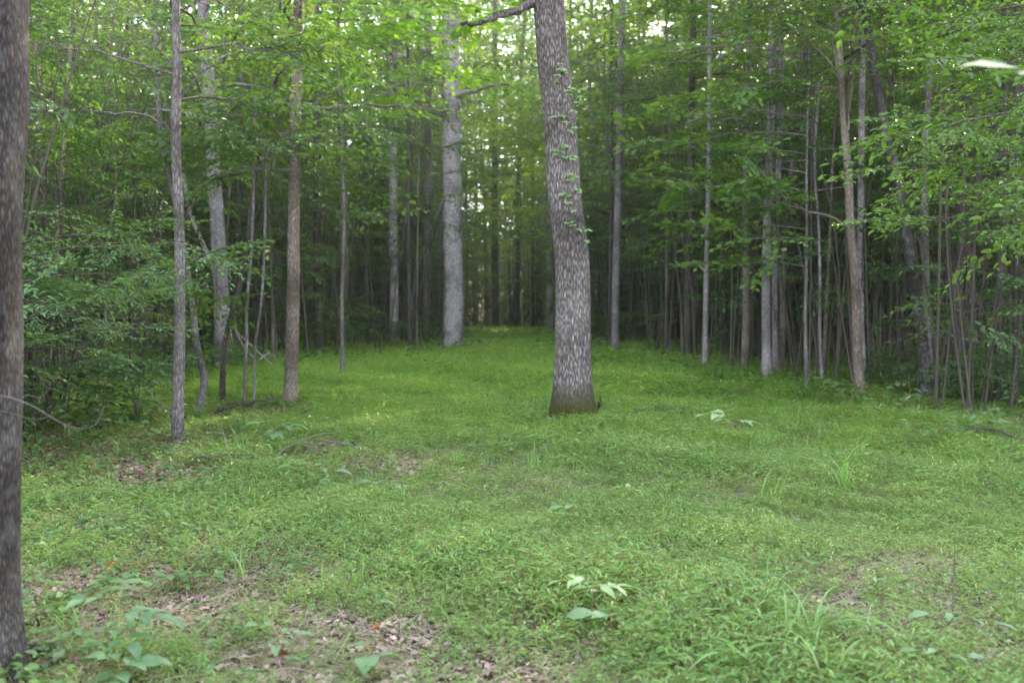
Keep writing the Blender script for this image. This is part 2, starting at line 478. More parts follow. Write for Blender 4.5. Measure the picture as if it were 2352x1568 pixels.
def leafy_limb(tb, cb, p0, az, el, ln, r0, sprays, step=.42, sscale=1.0, rr=None, u0=.3, curl=-.25):
    rr = rr or rng
    P = limb_path(p0, az, el, ln, curl=curl, r=rr)
    tb.add(*tube(P, np.linspace(r0, max(.004, r0 * .22), len(P)), 6))
    n = max(2, int(ln * (1 - u0) / step))
    for k in range(n):
        u = u0 + (1 - u0) * (k + rr.uniform(.2, .9)) / n; u = min(u, 1)
        p = np.array([np.interp(u, np.linspace(0, 1, len(P)), P[:, c]) for c in range(3)])
        a = az + (rr.uniform(.35, 1.15) * (1 if k % 2 else -1) if k < n - 1 else rr.normal(0, .2))
        e = rr.normal(.05, .22)
        d = np.array([math.cos(a) * math.cos(e), math.sin(a) * math.cos(e), math.sin(e)])
        add_spray(cb, sprays[rr.integers(len(sprays))], p, d, sscale * rr.uniform(.7, 1.25), rr.normal(0, .25))
    return P


def trunk_tube(P, r0, r1, sides=14, n=40, flare=.55, flare_h=.45, ripple=.06, seed=0):
    """a tapered trunk with a root flare and an uneven cross-section"""
    rr = np.random.default_rng(seed)
    Q = smooth_path(P, n) if len(P) > 2 else np.linspace(P[0], P[-1], n)
    # more rings near the base
    s = np.linspace(0, 1, n)
    s2 = s**1.6
    Q = np.stack([np.interp(s2, s, Q[:, c]) for c in range(3)], -1)
    hgt = Q[:, 2] - Q[0, 2]
    rad = r0 + (r1 - r0) * s2
    rad = rad * (1 + flare * np.exp(-hgt / (flare_h * .45)))
    V, Fq = tube(Q, rad, sides)
    V = V.reshape(n, sides, 3)
    ang = np.arange(sides) * 2 * PI / sides
    ph = rr.uniform(0, 6.28, 4); k = np.array([3, 4, 5, 7])
    amp = rr.uniform(.3, 1, 4)
    lob = (amp[:, None] * np.cos(k[:, None] * ang[None] + ph[:, None])).sum(0)
    fall = np.exp(-hgt / (flare_h * .6))[:, None]
    g = 1 + ripple * .35 * lob[None] + .2 * flare * lob[None] * fall + rr.normal(0, ripple * .12, (n, sides))
    V = Q[:, None, :] + (V - Q[:, None, :]) * g[..., None]
    V[0, :, 2] -= .15
    return V.reshape(-1, 3), Fq


def generic_tree(seed, h, r0, h_low, nl, spr, rad, sscale=1.0, lean=.25):
    rr = np.random.default_rng(seed)
    k = 7; z = np.linspace(0, h, k)
    P = np.stack([np.cumsum(rr.normal(0, lean * .3, k)) * z / h, np.cumsum(rr.normal(0, lean * .3, k)) * z / h, z], -1)
    tb = MB(); cb = MB()
    tb.add(*trunk_tube(P, r0, r0 * .25, 10, 26, seed=seed))
    az = rr.uniform(0, 6.28)
    for i in range(nl):
        u = (i + rr.uniform(0, 1)) / nl
        hh = h_low + (h * .97 - h_low) * u
        p = np.array([np.interp(hh, P[:, 2], P[:, c]) for c in range(3)])
        az += 2.4 + rr.normal(0, .4)
        prof = (1 - .75 * max(0, u - .35) / .65) * (.65 + .35 * min(1, u / .3))
        leafy_limb(tb, cb, p, az, rr.uniform(.1, .55), rad * prof * rr.uniform(.65, 1.15), r0 * .28 * (1.1 - u), spr, .55 * sscale, sscale, rr)
    return tb, cb


BARKS = [BARK_GREY, BARK_BROWN, BARK_DARK, BARK_BROWN, BARK_DARK, BARK_BROWN]
TREE_DATA = []
for s in range(6):
    tb, cb = generic_tree(100 + s, 17 + s % 3 * 1.5, .085 + .02 * (s % 4), 3.4 + .6 * (s % 3), 22, SPR_BIG, 2.8, 1.1, .5)
    TREE_DATA.append((tb.mesh('trunk', BARKS[s]), cb.mesh('crown', [LEAF_FAR if s % 2 else LEAF, TWIG])))
SAP_DATA = []
for s in range(7):
    tb, cb = generic_tree(200 + s, 6 + s % 3 * 1.4, .028 + .006 * (s % 3), 1.5 + .5 * (s % 3), 17 + s % 3 * 3, SPR if s % 2 else SPR_FINE, 1.7, .85, .5)
    SAP_DATA.append((tb.mesh('trunk', [BARK_DARK, BARK_BROWN][s % 2]), cb.mesh('crown', [[LEAF, LEAF_DK, LEAF_DK][s % 3], TWIG])))
STEM_DATA = []
for s in range(5):
    tb, cb = generic_tree(300 + s, 7.5 + s % 3, .022 + .007 * (s % 3), 4.0, 7, SPR, 1.2, .9, .5)
    STEM_DATA.append((tb.mesh('trunk', [BARK_DARK, BARK_BROWN, BARK_DARK][s % 3]), cb.mesh('crown', [[LEAF, LEAF_DK][s % 2], TWIG])))


def make_shrub(seed, h, nst, spr, spread):
    rr = np.random.default_rng(seed); tb = MB(); cb = MB()
    for k in range(nst):
        az = k * 6.28 / nst + rr.normal(0, .4)
        p0 = np.array([math.cos(az) * .08, math.sin(az) * .08, -.05])
        P = leafy_limb(tb, cb, p0, az, rr.uniform(.9, 1.25), h * rr.uniform(.8, 1.2), .016, spr, .3, .75, rr, .35, -.28)
        for j in range(4):
            q = P[2 + j % 4]
            leafy_limb(tb, cb, q, az + rr.normal(0, 1), rr.uniform(0, .5), spread * rr.uniform(.5, 1), .007, spr, .3, .65, rr, .2, -.25)
    return tb, cb


SHRUB_DATA = []
for s in range(4):
    tb, cb = make_shrub(400 + s, 1.1 + .35 * (s % 3), 4 + s % 2, SPR_FINE if s % 2 else SPR, .8)
    SHRUB_DATA.append((tb.mesh('stems', BARK_DARK), cb.mesh('foliage', [[LEAF_DK, LEAF_BL, LEAF][s % 3], TWIG])))

# ------------------------------------------------------------------ named trees, traced from their place on the ground
TAKEN = []
SIGHT = []


def path_at(px_pts, Y):
    return np.array([at(px, py, Y) for px, py in px_pts])


def named_tree(name, label, base, pts, wbase, wtop, bark, leafm, h_top=15, crown_lo=6.0, nl=16, spr=SPR, rad=2.6, Y=None,
               limbs=(), seed=1, flare=.45, cat='tree', sides=14, ripple=.06, sscale=1.0, extra_leaf=None, rings=40, group=None):
    """base: pixel of the foot; pts: pixels up the trunk; w*: trunk width in pixels there.  Crown continues above the frame."""
    g = on_ground(*base)
    if Y is not None:
        g = np.array([at(base[0], base[1], Y)[0], Y, 0]); g[2] = gz(g[0], g[1])
    Y = g[1]; TAKEN.append((g[0], g[1])); SIGHT.append((g[0] / Y, Y))
    rr = np.random.default_rng(seed)
    P = [g * 0] + [p - g for p in path_at(pts, Y)]
    for q in P[1:]: q[1] += rr.normal(0, .03)
    last = P[-1]; prev = P[-2]
    d = unit(last - prev); d = unit(d * np.array([.5, .5, 1]) + np.array([rr.normal(0, .03), rr.normal(0, .03), .3]))
    top_h = max(h_top * (.8 if Y < 34 else 1), last[2] + 1)
    zs = last[2]; q = last
    while zs < top_h - .5:
        q = q + d * min(3.0, top_h - zs) + np.array([rr.normal(0, .06), rr.normal(0, .06), 0]); P.append(q); zs = q[2]
    P = np.array(P)
    r0 = wbase / F * Y / 2; rt = wtop / F * Y / 2
    zl = last[2]
    t = thing(name, label, cat, g, 0, group)
    tb = MB(); cb = MB()
    r_end = max(.02, r0 + (rt - r0) * (top_h / max(zl, 1)) * .9) if r0 > rt else rt * .6
    tb.add(*trunk_tube(P, r0, max(r_end, .25 * rt), sides, rings, flare, .35 + r0, ripple, seed))
    az = rr.uniform(0, 6.28)
    for i in range(nl):
        u = (i + rr.uniform(0, 1)) / nl
        hh = crown_lo + (P[-1, 2] - crown_lo) * u
        p = np.array([np.interp(hh, P[:, 2], P[:, c]) for c in range(3)])
        az += 2.4 + rr.normal(0, .4)
        leafy_limb(tb, cb, p, az, rr.uniform(.05, .5), rad * (1 - .6 * u) * rr.uniform(.6, 1.15), max(.012, r0 * .3 * (1 - .6 * u)), spr, .5 * sscale, sscale, rr)
    for (lp, lr, leafy, kind) in limbs:
        q = np.array([at(x, y, Y + dy) - g for x, y, dy in lp])
        q = smooth_path(q, max(8, 4 * len(lp)))
        q[1:-1] += rr.normal(0, .012, (len(q) - 2, 3))
        tb.add(*tube(q, np.linspace(lr, lr * .3, len(q)), 7, .05))
        if leafy:
            L_ = np.linalg.norm(np.diff(q, axis=0), axis=1).sum()
            n = int(leafy * L_)
            for k in range(n):
                u = rr.uniform(.25, 1.0); i = min(int(u * (len(q) - 1)), len(q) - 2)
                dd = unit(q[i + 1] - q[i]); a = math.atan2(dd[1], dd[0]) + rr.choice([-1, 1]) * rr.uniform(.3, 1.2)
                e = rr.normal(.0, .25)
                add_spray(cb, kind[rr.integers(len(kind))], q[i], np.array([math.cos(a) * math.cos(e), math.sin(a) * math.cos(e), math.sin(e)]), rr.uniform(.6, 1.1), rr.normal(0, .3))
    tb.obj('trunk', bark, t)
    if cb.n: cb.obj('crown', [leafm, TWIG], t)
    return t, g, P


# the two big trees
LT, LTG, LTP = named_tree('tree', 'large rough-barked trunk cut off by the left edge of the frame, nearest of all trees',
           (-76, 1572), [(-74, 1400), (-74, 1100), (-70, 800), (-62, 500), (-57, 200), (-56, 0), (-54, -500)], 218, 212, BARK_LEFT, LEAF, 14, 6, 14,
           SPR_BIG, 3.2, Y=4.35, seed=31, flare=.30, sides=40, ripple=.03, rings=90)
# bare forked twig growing from it
b = MB()
def twig_px(b, pts, r0, Yd, g, sides=5):
    q = np.array([at(x, y, Yd + dy) - g for x, y, dy in pts]); q = smooth_path(q, 5 * len(pts))
    b.add(*tube(q, np.linspace(r0, r0 * .35, len(q)), sides, .06))
twig_px(b, [(-30, 905, .1), (40, 918, -.12), (90, 940, -.2), (130, 965, -.2), (190, 984, -.25), (225, 968, -.3), (240, 930, -.3)], .003, 4.2, LTG)
twig_px(b, [(-30, 935, .1), (30, 950, -.1), (75, 962, -.15), (125, 950, -.2), (160, 915, -.2)], .0022, 4.2, LTG)
twig_px(b, [(45, 920, -.12), (60, 908, -.15), (95, 912, -.2), (118, 880, -.25), (134, 854, -.25)], .002, 4.2, LTG)
twig_px(b, [(148, 975, -.22), (150, 990, -.25), (146, 1003, -.25)], .0022, 4.2, LTG)
b.obj('bare_twig', GREYTWIG, LT)

MT, MTG, MTP = named_tree('tree', 'big ridged grey trunk with climbing vine and mossy foot, alone in the clearing',
           (1317, 966), [(1315, 880), (1315, 784), (1316, 700), (1314, 600), (1297, 450), (1288, 300), (1271, 150), (1260, 0), (1250, -150)], 84, 66,
           BARK_MAIN, LEAF_BR, 17, 8.2, 9, SPR_BIG, 3.0, seed=5, flare=.55, sides=48, ripple=.035, rings=120,
           limbs=[([(1240, -60, 0), (1224, 2, -.1), (1184, 25, -.2), (1149, 35, -.3), (1104, 52, -.4), (1060, 56, -.5)], .085, 3.0, SPR_OAK)])

named_tree('tree', 'pale smooth grey trunk at the far side of the clearing, thickest of the back row',
           (1039, 812), [(1040, 760), (1041, 700), (1040, 600), (1039, 450), (1037, 300), (1035, 150), (1033, 0), (1030, -120)], 48, 35, BARK_PALE, LEAF_BR, 19, 6.5, 16,
           SPR_BIG, 3.2, seed=6, flare=.22, sides=24, rings=60)
named_tree('tree', 'straight slim brown trunk left of centre with a long dark arching limb',
           (668, 932), [(668, 860), (671, 784), (674, 600), (677, 400), (682, 200), (686, 0), (690, -150)], 30, 19, BARK_BROWN, LEAF, 15, 5.6, 18, SPR, 2.4,
           seed=7, flare=.3,
           limbs=[([(680, 290, 0), (655, 312, -.1), (600, 380, -.2), (540, 402, -.3), (475, 415, -.4), (440, 470, -.5), (428, 500, -.5)], .03, 3, SPR),
                  ([(683, 265, 0), (740, 250, .1), (830, 243, .1), (930, 246, .2), (1050, 258, .2)], .028, 1.6, SPR),
                  ([(678, 380, 0), (720, 370, 0), (770, 372, 0), (840, 380, .1)], .014, 3, SPR)])
named_tree('tree', 'slim grey trunk at the left edge of the grass, beside the shrubs',
           (409, 1016), [(412, 940), (415, 784), (415, 640), (412, 500), (408, 330), (407, 150), (406, 0), (404, -150)], 27, 15, BARK_GREY, LEAF, 12, 3.9, 18, SPR, 2.2, seed=8, flare=.2,
           limbs=[([(405, 318, 0), (385, 295, -.1), (340, 268, -.2), (250, 258, -.3), (130, 250, -.4), (70, 252, -.4)], .013, 2.5, SPR),
                  ([(408, 110, 0), (390, 60, 0), (420, 20, .1), (500, -20, .2)], .012, 3, SPR),
                  ([(412, 235, 0), (450, 180, .1), (540, 130, .2), (670, 100, .3)], .012, 3.5, SPR),
                  ([(408, 190, 0), (370, 120, 0), (310, 95, -.1), (200, 110, -.2)], .012, 3.5, SPR),
                  ([(425, 958, 0), (390, 950, .2), (360, 915, .3), (335, 890, .4)], .014, 0, SPR)])
named_tree('tree', 'pale crooked trunk in the left woods behind the small leaning stems',
           (505, 862), [(510, 790), (510, 700), (505, 600), (497, 480), (489, 390), (486, 300), (480, 200), (470, 60)], 37, 25, BARK_ASH, LEAF, 13, 5, 14, SPR, 2.4, seed=9)
named_tree('young_tree', 'dark thin stem curving right, in front of the pale crooked trunk',
           (511, 935), [(513, 860), (518, 784), (540, 700), (556, 640), (572, 540), (577, 470), (592, 380), (600, 300), (625, 230)], 14, 7, BARK_DARK, LEAF_DK, 8, 4.5, 9, SPR, 1.6, seed=10)
named_tree('dead_tree', 'barkless leaning pole crossing the pale crooked trunk',
           (535, 850), [(520, 720), (500, 650), (470, 570), (440, 500)], 11, 8, DEADWOOD, LEAF, 3.2, 9, 0, seed=12, cat='dead tree')
named_tree('dead_tree', 'crooked dead pole with mottled bark leaning beside the left slim grey trunk',
           (452, 950), [(466, 880), (458, 800), (440, 700), (420, 560), (395, 440), (372, 335)], 16, 9, BARK_GREY, LEAF, 5.0, 9, 0, seed=13, cat='dead tree')
named_tree('dead_tree', 'slanting bleached dead trunk leaning toward the pale smooth trunk',
           (938, 780), [(946, 690), (962, 610), (988, 530), (1019, 452)], 8, 5, BARK_ASH, LEAF, 4, 9, 0, Y=31, seed=14, cat='dead tree')
named_tree('tree', 'dark mid-sized trunk in the left woods, next right of the slim brown trunk',
           (735, 822), [(732, 700), (730, 500), (728, 300), (732, 100), (735, -100)], 22, 16, BARK_DARK, LEAF, 18, 6.5, 20, SPR_BIG, 2.6, seed=15)
named_tree('tree', 'tall brown trunk with stub branch in the woods left of the clearing end',
           (791, 812), [(790, 700), (789, 500), (786, 300), (776, 140), (770, 0)], 21, 14, BARK_BROWN, LEAF, 18, 6.5, 20, SPR_BIG, 2.6, seed=16,
           limbs=[([(788, 320, 0), (800, 308, 0), (828, 296, 0)], .04, 0, SPR)])
named_tree('tree', 'straight grey trunk halfway between the brown trunk and the pale smooth trunk',
           (905, 802), [(905, 700), (903, 500), (903, 300), (905, 100), (903, -100)], 21, 14, BARK_PALE, LEAF_FAR, 19, 7, 20, SPR_BIG, 2.6, seed=17,
           limbs=[([(905, 200, 0), (918, 178, 0), (895, 145, 0), (868, 120, 0)], .03, 0, SPR)])
named_tree('tree', 'dark grey trunk close left of the pale smooth trunk',
           (977, 798), [(979, 700), (981, 500), (982, 350), (984, 200), (984, 0)], 19, 14, BARK_GREY, LEAF_FAR, 19, 7.5, 18, SPR_BIG, 2.6, seed=18)
named_tree('tree', 'bluish slim trunk just left of the vine-covered trunk at the clearing end',
           (1264, 775), [(1263, 700), (1260, 550), (1258, 400), (1256, 200)], 13, 11, BARK_PALE, LEAF_BR, 22, 9, 18, SPR_BIG, 3, Y=47, seed=19)
named_tree('tree', 'dark trunk at the far end of the grass path',
           (1139, 772), [(1138, 700), (1136, 550), (1136, 400)], 17, 14, BARK_DARK, LEAF_BR, 22, 9, 18, SPR_BIG, 3, Y=56, seed=20)
named_tree('tree', 'narrow dark trunk in the middle of the far path end',
           (1189, 770), [(1189, 700), (1191, 550), (1192, 400)], 12, 10, BARK_DARK, LEAF_BR, 22, 9, 16, SPR_BIG, 3, Y=58, seed=21)
named_tree('tree', 'dark-streaked tall trunk, first large one right of the vine-covered trunk',
           (1414, 822), [(1413, 720), (1416, 580), (1421, 420), (1424, 300), (1427, 150), (1429, 0)], 18, 15, BARK_GREY, LEAF, 19, 6.5, 20, SPR_BIG, 2.6, seed=22)
named_tree('tree', 'thin dark stem hugging the tall trunk right of the vine-covered trunk',
           (1398, 815), [(1400, 700), (1404, 500), (1406, 300), (1404, 100), (1408, -60)], 9, 7, BARK_DARK, LEAF, 16, 7, 12, SPR_BIG, 2, Y=28, seed=23)
named_tree('tree', 'dark straight trunk at the right edge of the grass, left of the pale thin stem',
           (1581, 836), [(1580, 740), (1582, 600), (1588, 480), (1588, 300), (1592, 100), (1594, -60)], 18, 13, BARK_DARK, LEAF, 17, 6, 20, SPR, 2.4, seed=24)
named_tree('tree', 'pale thin stem standing forward at the right edge of the grass, with broad leaves',
           (1618, 856), [(1620, 784), (1622, 650), (1626, 480), (1628, 300), (1630, 150), (1632, 0)], 13, 8, BARK_ASH, LEAF, 14, 4.2, 18, SPR_OAK, 2.0, seed=25)
named_tree('tree', 'slim mottled brown trunk between the pale thin stem and the paired grey trunks',
           (1711, 866), [(1711, 784), (1712, 600), (1715, 420), (1720, 220), (1722, 0)], 17, 12, BARK_BROWN, LEAF, 16, 6, 18, SPR, 2.4, seed=26)
named_tree('tree', 'left and thicker of the paired grey trunks in the right woods',
           (1761, 880), [(1761, 784), (1761, 600), (1766, 430), (1770, 250), (1774, 50)], 21, 15, BARK_ASH, LEAF, 16, 6, 20, SPR, 2.4, seed=27)
named_tree('tree', 'right and slimmer of the paired grey trunks in the right woods',
           (1779, 876), [(1779, 784), (1780, 600), (1786, 430), (1794, 220), (1796, 50)], 14, 11, BARK_ASH, LEAF, 16, 6, 16, SPR, 2.4, seed=28)
named_tree('tree', 'dull brown trunk immediately right of the paired grey trunks',
           (1797, 866), [(1797, 784), (1800, 600), (1815, 430), (1832, 250), (1840, 50)], 13, 10, BARK_BROWN, LEAF, 16, 6, 16, SPR, 2.4, seed=29)
named_tree('tree', 'forked brown trunk at the right grass edge with long bent lower limb',
           (1977, 916), [(1973, 850), (1970, 784), (1962, 640), (1953, 520), (1947, 380), (1940, 260), (1928, 130), (1919, 0)], 25, 11, BARK_BROWN, LEAF, 11, 5.0, 14, SPR, 2.2, seed=30, flare=.3,
           limbs=[([(1950, 525, 0), (1918, 503, -.1), (1850, 482, -.2), (1808, 458, -.3), (1776, 424, -.4), (1713, 360, -.5)], .024, 4, SPR_OAK),
                  ([(1945, 330, 0), (1928, 190, 0), (1890, 125, -.1), (1845, 88, -.1)], .024, 3, SPR),
                  ([(1948, 300, 0), (1957, 200, 0), (1968, 100, 0), (1975, 20, 0)], .022, 2, SPR),
                  ([(1930, 180, 0), (1895, 60, 0), (1860, 15, 0), (1800, 5, 0)], .02, 3, SPR)])
named_tree('tree', 'straight ringed grey trunk directly behind the forked brown trunk',
           (1984, 900), [(1980, 784), (1976, 600), (1978, 400), (1980, 250), (1982, 60)], 16, 13, BARK_ASH, LEAF, 17, 6, 18, SPR, 2.4, seed=32)
named_tree('tree', 'dark leaning trunk speckled with pale lichen in the right woods',
           (2128, 925), [(2120, 780), (2105, 700), (2090, 580), (2078, 500), (2062, 420), (2046, 345), (2028, 270), (2014, 190), (2000, 90), (1986, 0)], 27, 17,
           BARK_LICHEN, LEAF, 12, 5.5, 14, SPR, 2.2, seed=33)
named_tree('tree', 'grey trunk behind the dark leaning trunk, half hidden by leaves',
           (2140, 905), [(2128, 700), (2122, 520), (2128, 350), (2134, 200), (2138, 30)], 17, 14, BARK_GREY, LEAF, 17, 6, 18, SPR, 2.4, seed=34)
named_tree('tree', 'dark trunk in the right woods with boughs of layered leaves before it',
           (2192, 912), [(2196, 784), (2205, 600), (2212, 420), (2220, 200), (2224, 0)], 19, 13, BARK_DARK, LEAF, 16, 6, 18, SPR, 2.4, seed=35)
named_tree('tree', 'slim trunk near the right edge of the frame, deep in shade',
           (2290, 930), [(2291, 784), (2296, 600), (2304, 400), (2306, 200), (2308, 0)], 14, 11, BARK_DARK, LEAF, 15, 6, 16, SPR, 2.2, seed=36)
named_tree('tree', 'rightmost thin dark stem rising beside the frame edge',
           (2334, 945), [(2334, 784), (2333, 600), (2334, 400), (2336, 200), (2338, 0)], 11, 8, BARK_DARK, LEAF, 13, 6, 14, SPR, 2.0, seed=37)
named_tree('young_tree', 'thin pale sapling stem between the paired grey trunks and the forked trunk',
           (1890, 892), [(1887, 820), (1883, 760), (1884, 650), (1880, 500), (1872, 400)], 7, 5, BARK_ASH, LEAF_DK, 7, 3.2, 9, SPR, 1.5, seed=38, cat='young tree')
named_tree('young_tree', 'bare-legged sapling left of the straight slim brown trunk',
           (560, 948), [(562, 870), (566, 800), (566, 700), (575, 620)], 7, 5, BARK_GREY, LEAF_DK, 6, 3.6, 9, SPR, 1.4, seed=39, cat='young tree')
named_tree('young_tree', 'second bare-legged sapling close left of the straight slim brown trunk, slightly shorter',
           (583, 945), [(585, 870), (586, 810), (600, 700)], 6, 4, BARK_GREY, LEAF_DK, 5.2, 3.6, 9, SPR, 1.4, seed=40, cat='young tree')

# understorey boughs that hang into the picture at the right and left: young trees standing just there
def bough_tree(name, label, base_xy, h, bark, leafm, spr, limbs, r0=.035, seed=1, cat='young tree', step=.26, ss=.8):
    g = np.array([base_xy[0], base_xy[1], float(gz(*base_xy))]); TAKEN.append((g[0], g[1]))
    rr = np.random.default_rng(seed)
    z = np.linspace(0, h, 6)
    P = np.stack([np.cumsum(rr.normal(0, .05, 6)), np.cumsum(rr.normal(0, .05, 6)), z], -1); P[0] = 0
    tb = MB(); cb = MB(); tb.add(*trunk_tube(P, r0, r0 * .3, 10, 26, seed=seed))
    for (hh, az, el, ln) in limbs:
        p = np.array([np.interp(hh, P[:, 2], P[:, c]) for c in range(3)])
        leafy_limb(tb, cb, p, az, el, ln, r0 * .4, spr, step, ss, rr, .18, -.2)
    t = thing(name, label, cat, g)
    tb.obj('trunk', bark, t); cb.obj('crown', [leafm, TWIG], t)
    return t


bough_tree('young_tree', 'understorey tree reaching layered leafy boughs in from the right edge', (5.6, 9.2), 5.2, BARK_GREY, LEAF_RT, SPR,
           [(2.35 + .23 * k, PI + rr_, .12, 1.0 + .7 * math.sin(k * 1.9) ** 2 + (.5 if k in (3, 4, 5) else 0)) for k, rr_ in
            enumerate([.5, -.4, .1, -.2, .3, -.1, .5, -.5, .2, -.3, .4, 0, .6])], .04, 51, step=.2)
bough_tree('young_tree', 'oak sapling at the right grass edge with bright lobed leaves', (5.1, 17.2), 6.5, BARK_GREY, LEAF_RT, SPR_OAK,
           [(2.2 + .32 * k, PI + .8 * math.sin(k * 2.3), .2, 1.5 + .6 * (k % 3)) for k in range(13)], .035, 52)
bough_tree('young_tree', 'leafy young tree hanging bright leaves over the top of the path', (-3.4, 20), 8, BARK_GREY, LEAF_BR, SPR_OAK,
           [(5.2 + .22 * k, -.6 + .8 * math.sin(k * 2.1), .25, 1.6 + .5 * (k % 3)) for k in range(13)], .04, 53)
bough_tree('young_tree', 'arching understorey tree with pale green sprays behind the near left trunk', (-4.9, 9.6), 3.0, BARK_DARK, LEAF_BL, SPR_FINE,
           [(1.15 + .12 * k, -.3 + 1.1 * math.sin(k * 2.4), .3, 1.0 + .35 * (k % 3)) for k in range(11)], .028, 54, step=.34)
bough_tree('young_tree', 'low leafy sapling with broad green leaves left of the slim grey trunk', (-4.95, 13.2), 3.2, BARK_DARK, LEAF, SPR,
           [(1.55 + .13 * k, .1 + 1.3 * math.sin(k * 2.4), .15, (.8 + .3 * (k % 3))) for k in range(7)], .022, 55, step=.32)

for k, (x, y, sg) in enumerate([(-2.7, 43, 0), (3.0, 46, PI), (-2.8, 51, 0), (3.1, 53, PI)]):
    rr_ = np.random.default_rng(700 + k)
    o = bough_tree('young_tree', 'leafy young tree leaning boughs over the far half of the grass path', (x, y), 13.5, BARK_BROWN, LEAF_FAR, SPR_BIG if k % 2 else SPR,
               [(5.2 + .54 * j + rr_.uniform(-.2, .2) + (1.2 if k > 7 else 0), sg + rr_.normal(0, .8), rr_.uniform(.1, .4), rr_.uniform(1.8, 3.6)) for j in range(15)], .06, 800 + k, step=.4, ss=.95)
    o['group'] = 'young trees leaning over the path'

# ------------------------------------------------------------------ the forest
PTS = {'tree': [], 'sap': [], 'stem': []}


def scatter(n_try, y0, y1, dmin, margin, keep, widen=3.0, clear=.0, edge_min=.4):
    out = []
    for _ in range(n_try):
        y = math.sqrt(rng.uniform(y0 * y0, y1 * y1)); x = rng.uniform(-1, 1) * (.55 * y + widen)
        if inside(np.array([x]), np.array([y]))[0]: continue
        if edge_dist(np.array([x]), np.array([y]))[0] < edge_min: continue
        if any(y < Yn and abs(x / y - a) < clear for a, Yn in SIGHT): continue
        d = dmin * (1 + y / 60)
        if any((x - a)**2 + (y - c)**2 < d * d for a, c in keep): continue
        if abs(x) / y < .025 + 0 * y and y < 58: continue
        keep.append((x, y)); out.append((x, y))
        if len(out) >= margin: break
    return out


def zone(x, y):
    if y > 56 and abs(x) < 6: return 0
    return 1 if x < 0 else 2


TREE_LAB = ['tree in the far woods beyond the end of the grass path',
            'background tree deep in the woods left of the clearing',
            'background tree deep in the woods right of the clearing']
SAP_LAB = ['leafy sapling in the far woods beyond the grass path',
           'leafy sapling among the trunks in the left woods',
           'leafy sapling among the trunks in the right woods']
STEM_LAB = ['thin bare-legged stem in the far woods beyond the grass path',
            'thin bare-legged stem among the trees of the left woods',
            'thin bare-legged stem among the trees of the right woods']
GRP = ['at the far end', 'in the left woods', 'in the right woods']


def populate(points, data, name, partnames, cat, labs, gname, smin, smax, tall=0.0):
    protos = {}
    for (x, y) in points:
        k = int(rng.integers(len(data))); z = zone(x, y)
        sc = rng.uniform(smin, smax) * (1 + tall * min(1, max(-.6, (y - 42) / 20))); loc = (x, y, float(gz(x, y)) - .03); rz = rng.uniform(0, 6.28)
        sv = (sc * rng.uniform(.85, 1.25), ) * 2 + (sc,)
        if k not in protos:
            t = thing(name, labs[z], cat, loc, rz, gname + ' ' + GRP[z]); t.scale = sv
            for pn, me in zip(partnames, data[k]): link(pn, me, t)
            protos[k] = t
        else:
            dup(protos[k], loc, rz, sv, labs[z], gname + ' ' + GRP[z])


keep = list(TAKEN)
path_end = [(-4.4, 59), (-1.6, 61.5), (1.3, 60), (4.1, 62), (-3.0, 66), (.2, 67), (3.0, 65.5), (-5.5, 64), (5.9, 66), (-1.2, 73), (1.9, 72)]
keep += path_end
far_trees = scatter(6000, 22, 66, 1.5, 200, keep)
populate(path_end + far_trees, TREE_DATA, 'forest_tree', ('trunk', 'crown'), 'tree', TREE_LAB, 'background trees', .8, 1.25, tall=.4)
keep2 = list(TAKEN)
saps = scatter(6000, 13.5, 52, .8, 240, keep2, clear=.018)
saps += [(float(rng.uniform(-6.5, 6.5)), float(rng.uniform(57.5, 74))) for _ in range(30)]
populate(saps, SAP_DATA, 'sapling', ('trunk', 'crown'), 'sapling', SAP_LAB, 'leafy saplings', .7, 1.25)
stems = scatter(6000, 14, 55, .45, 280, keep2, clear=.006)
populate(stems, STEM_DATA, 'thin_stem', ('trunk', 'crown'), 'thin tree', STEM_LAB, 'thin stems', .8, 1.3)

def edge_saps():
    out = []
    while len(out) < 46:
        y = rng.uniform(15, 42); x = rng.uniform(-1, 1) * (.5 * y + 1)
        xa, ya = np.array([x]), np.array([y])
        e = edge_dist(xa, ya)[0]
        if inside(xa, ya)[0] or e < .5 or e > 3 or abs(x) / y < .035: continue
        if any(y < Yn + .5 and abs(x / y - a) < .03 for a, Yn in SIGHT): continue
        if any((x - a)**2 + (y - c)**2 < 1.0 for a, c in out): continue
        out.append((x, y))
    return out


populate(edge_saps(), SAP_DATA, 'sapling', ('trunk', 'crown'), 'sapling', ['leafy sapling at the very edge of the grass'] + ['leafy sapling on the left margin of the grass', 'leafy sapling on the right margin of the grass'],
         'edge saplings', .6, 1.1)

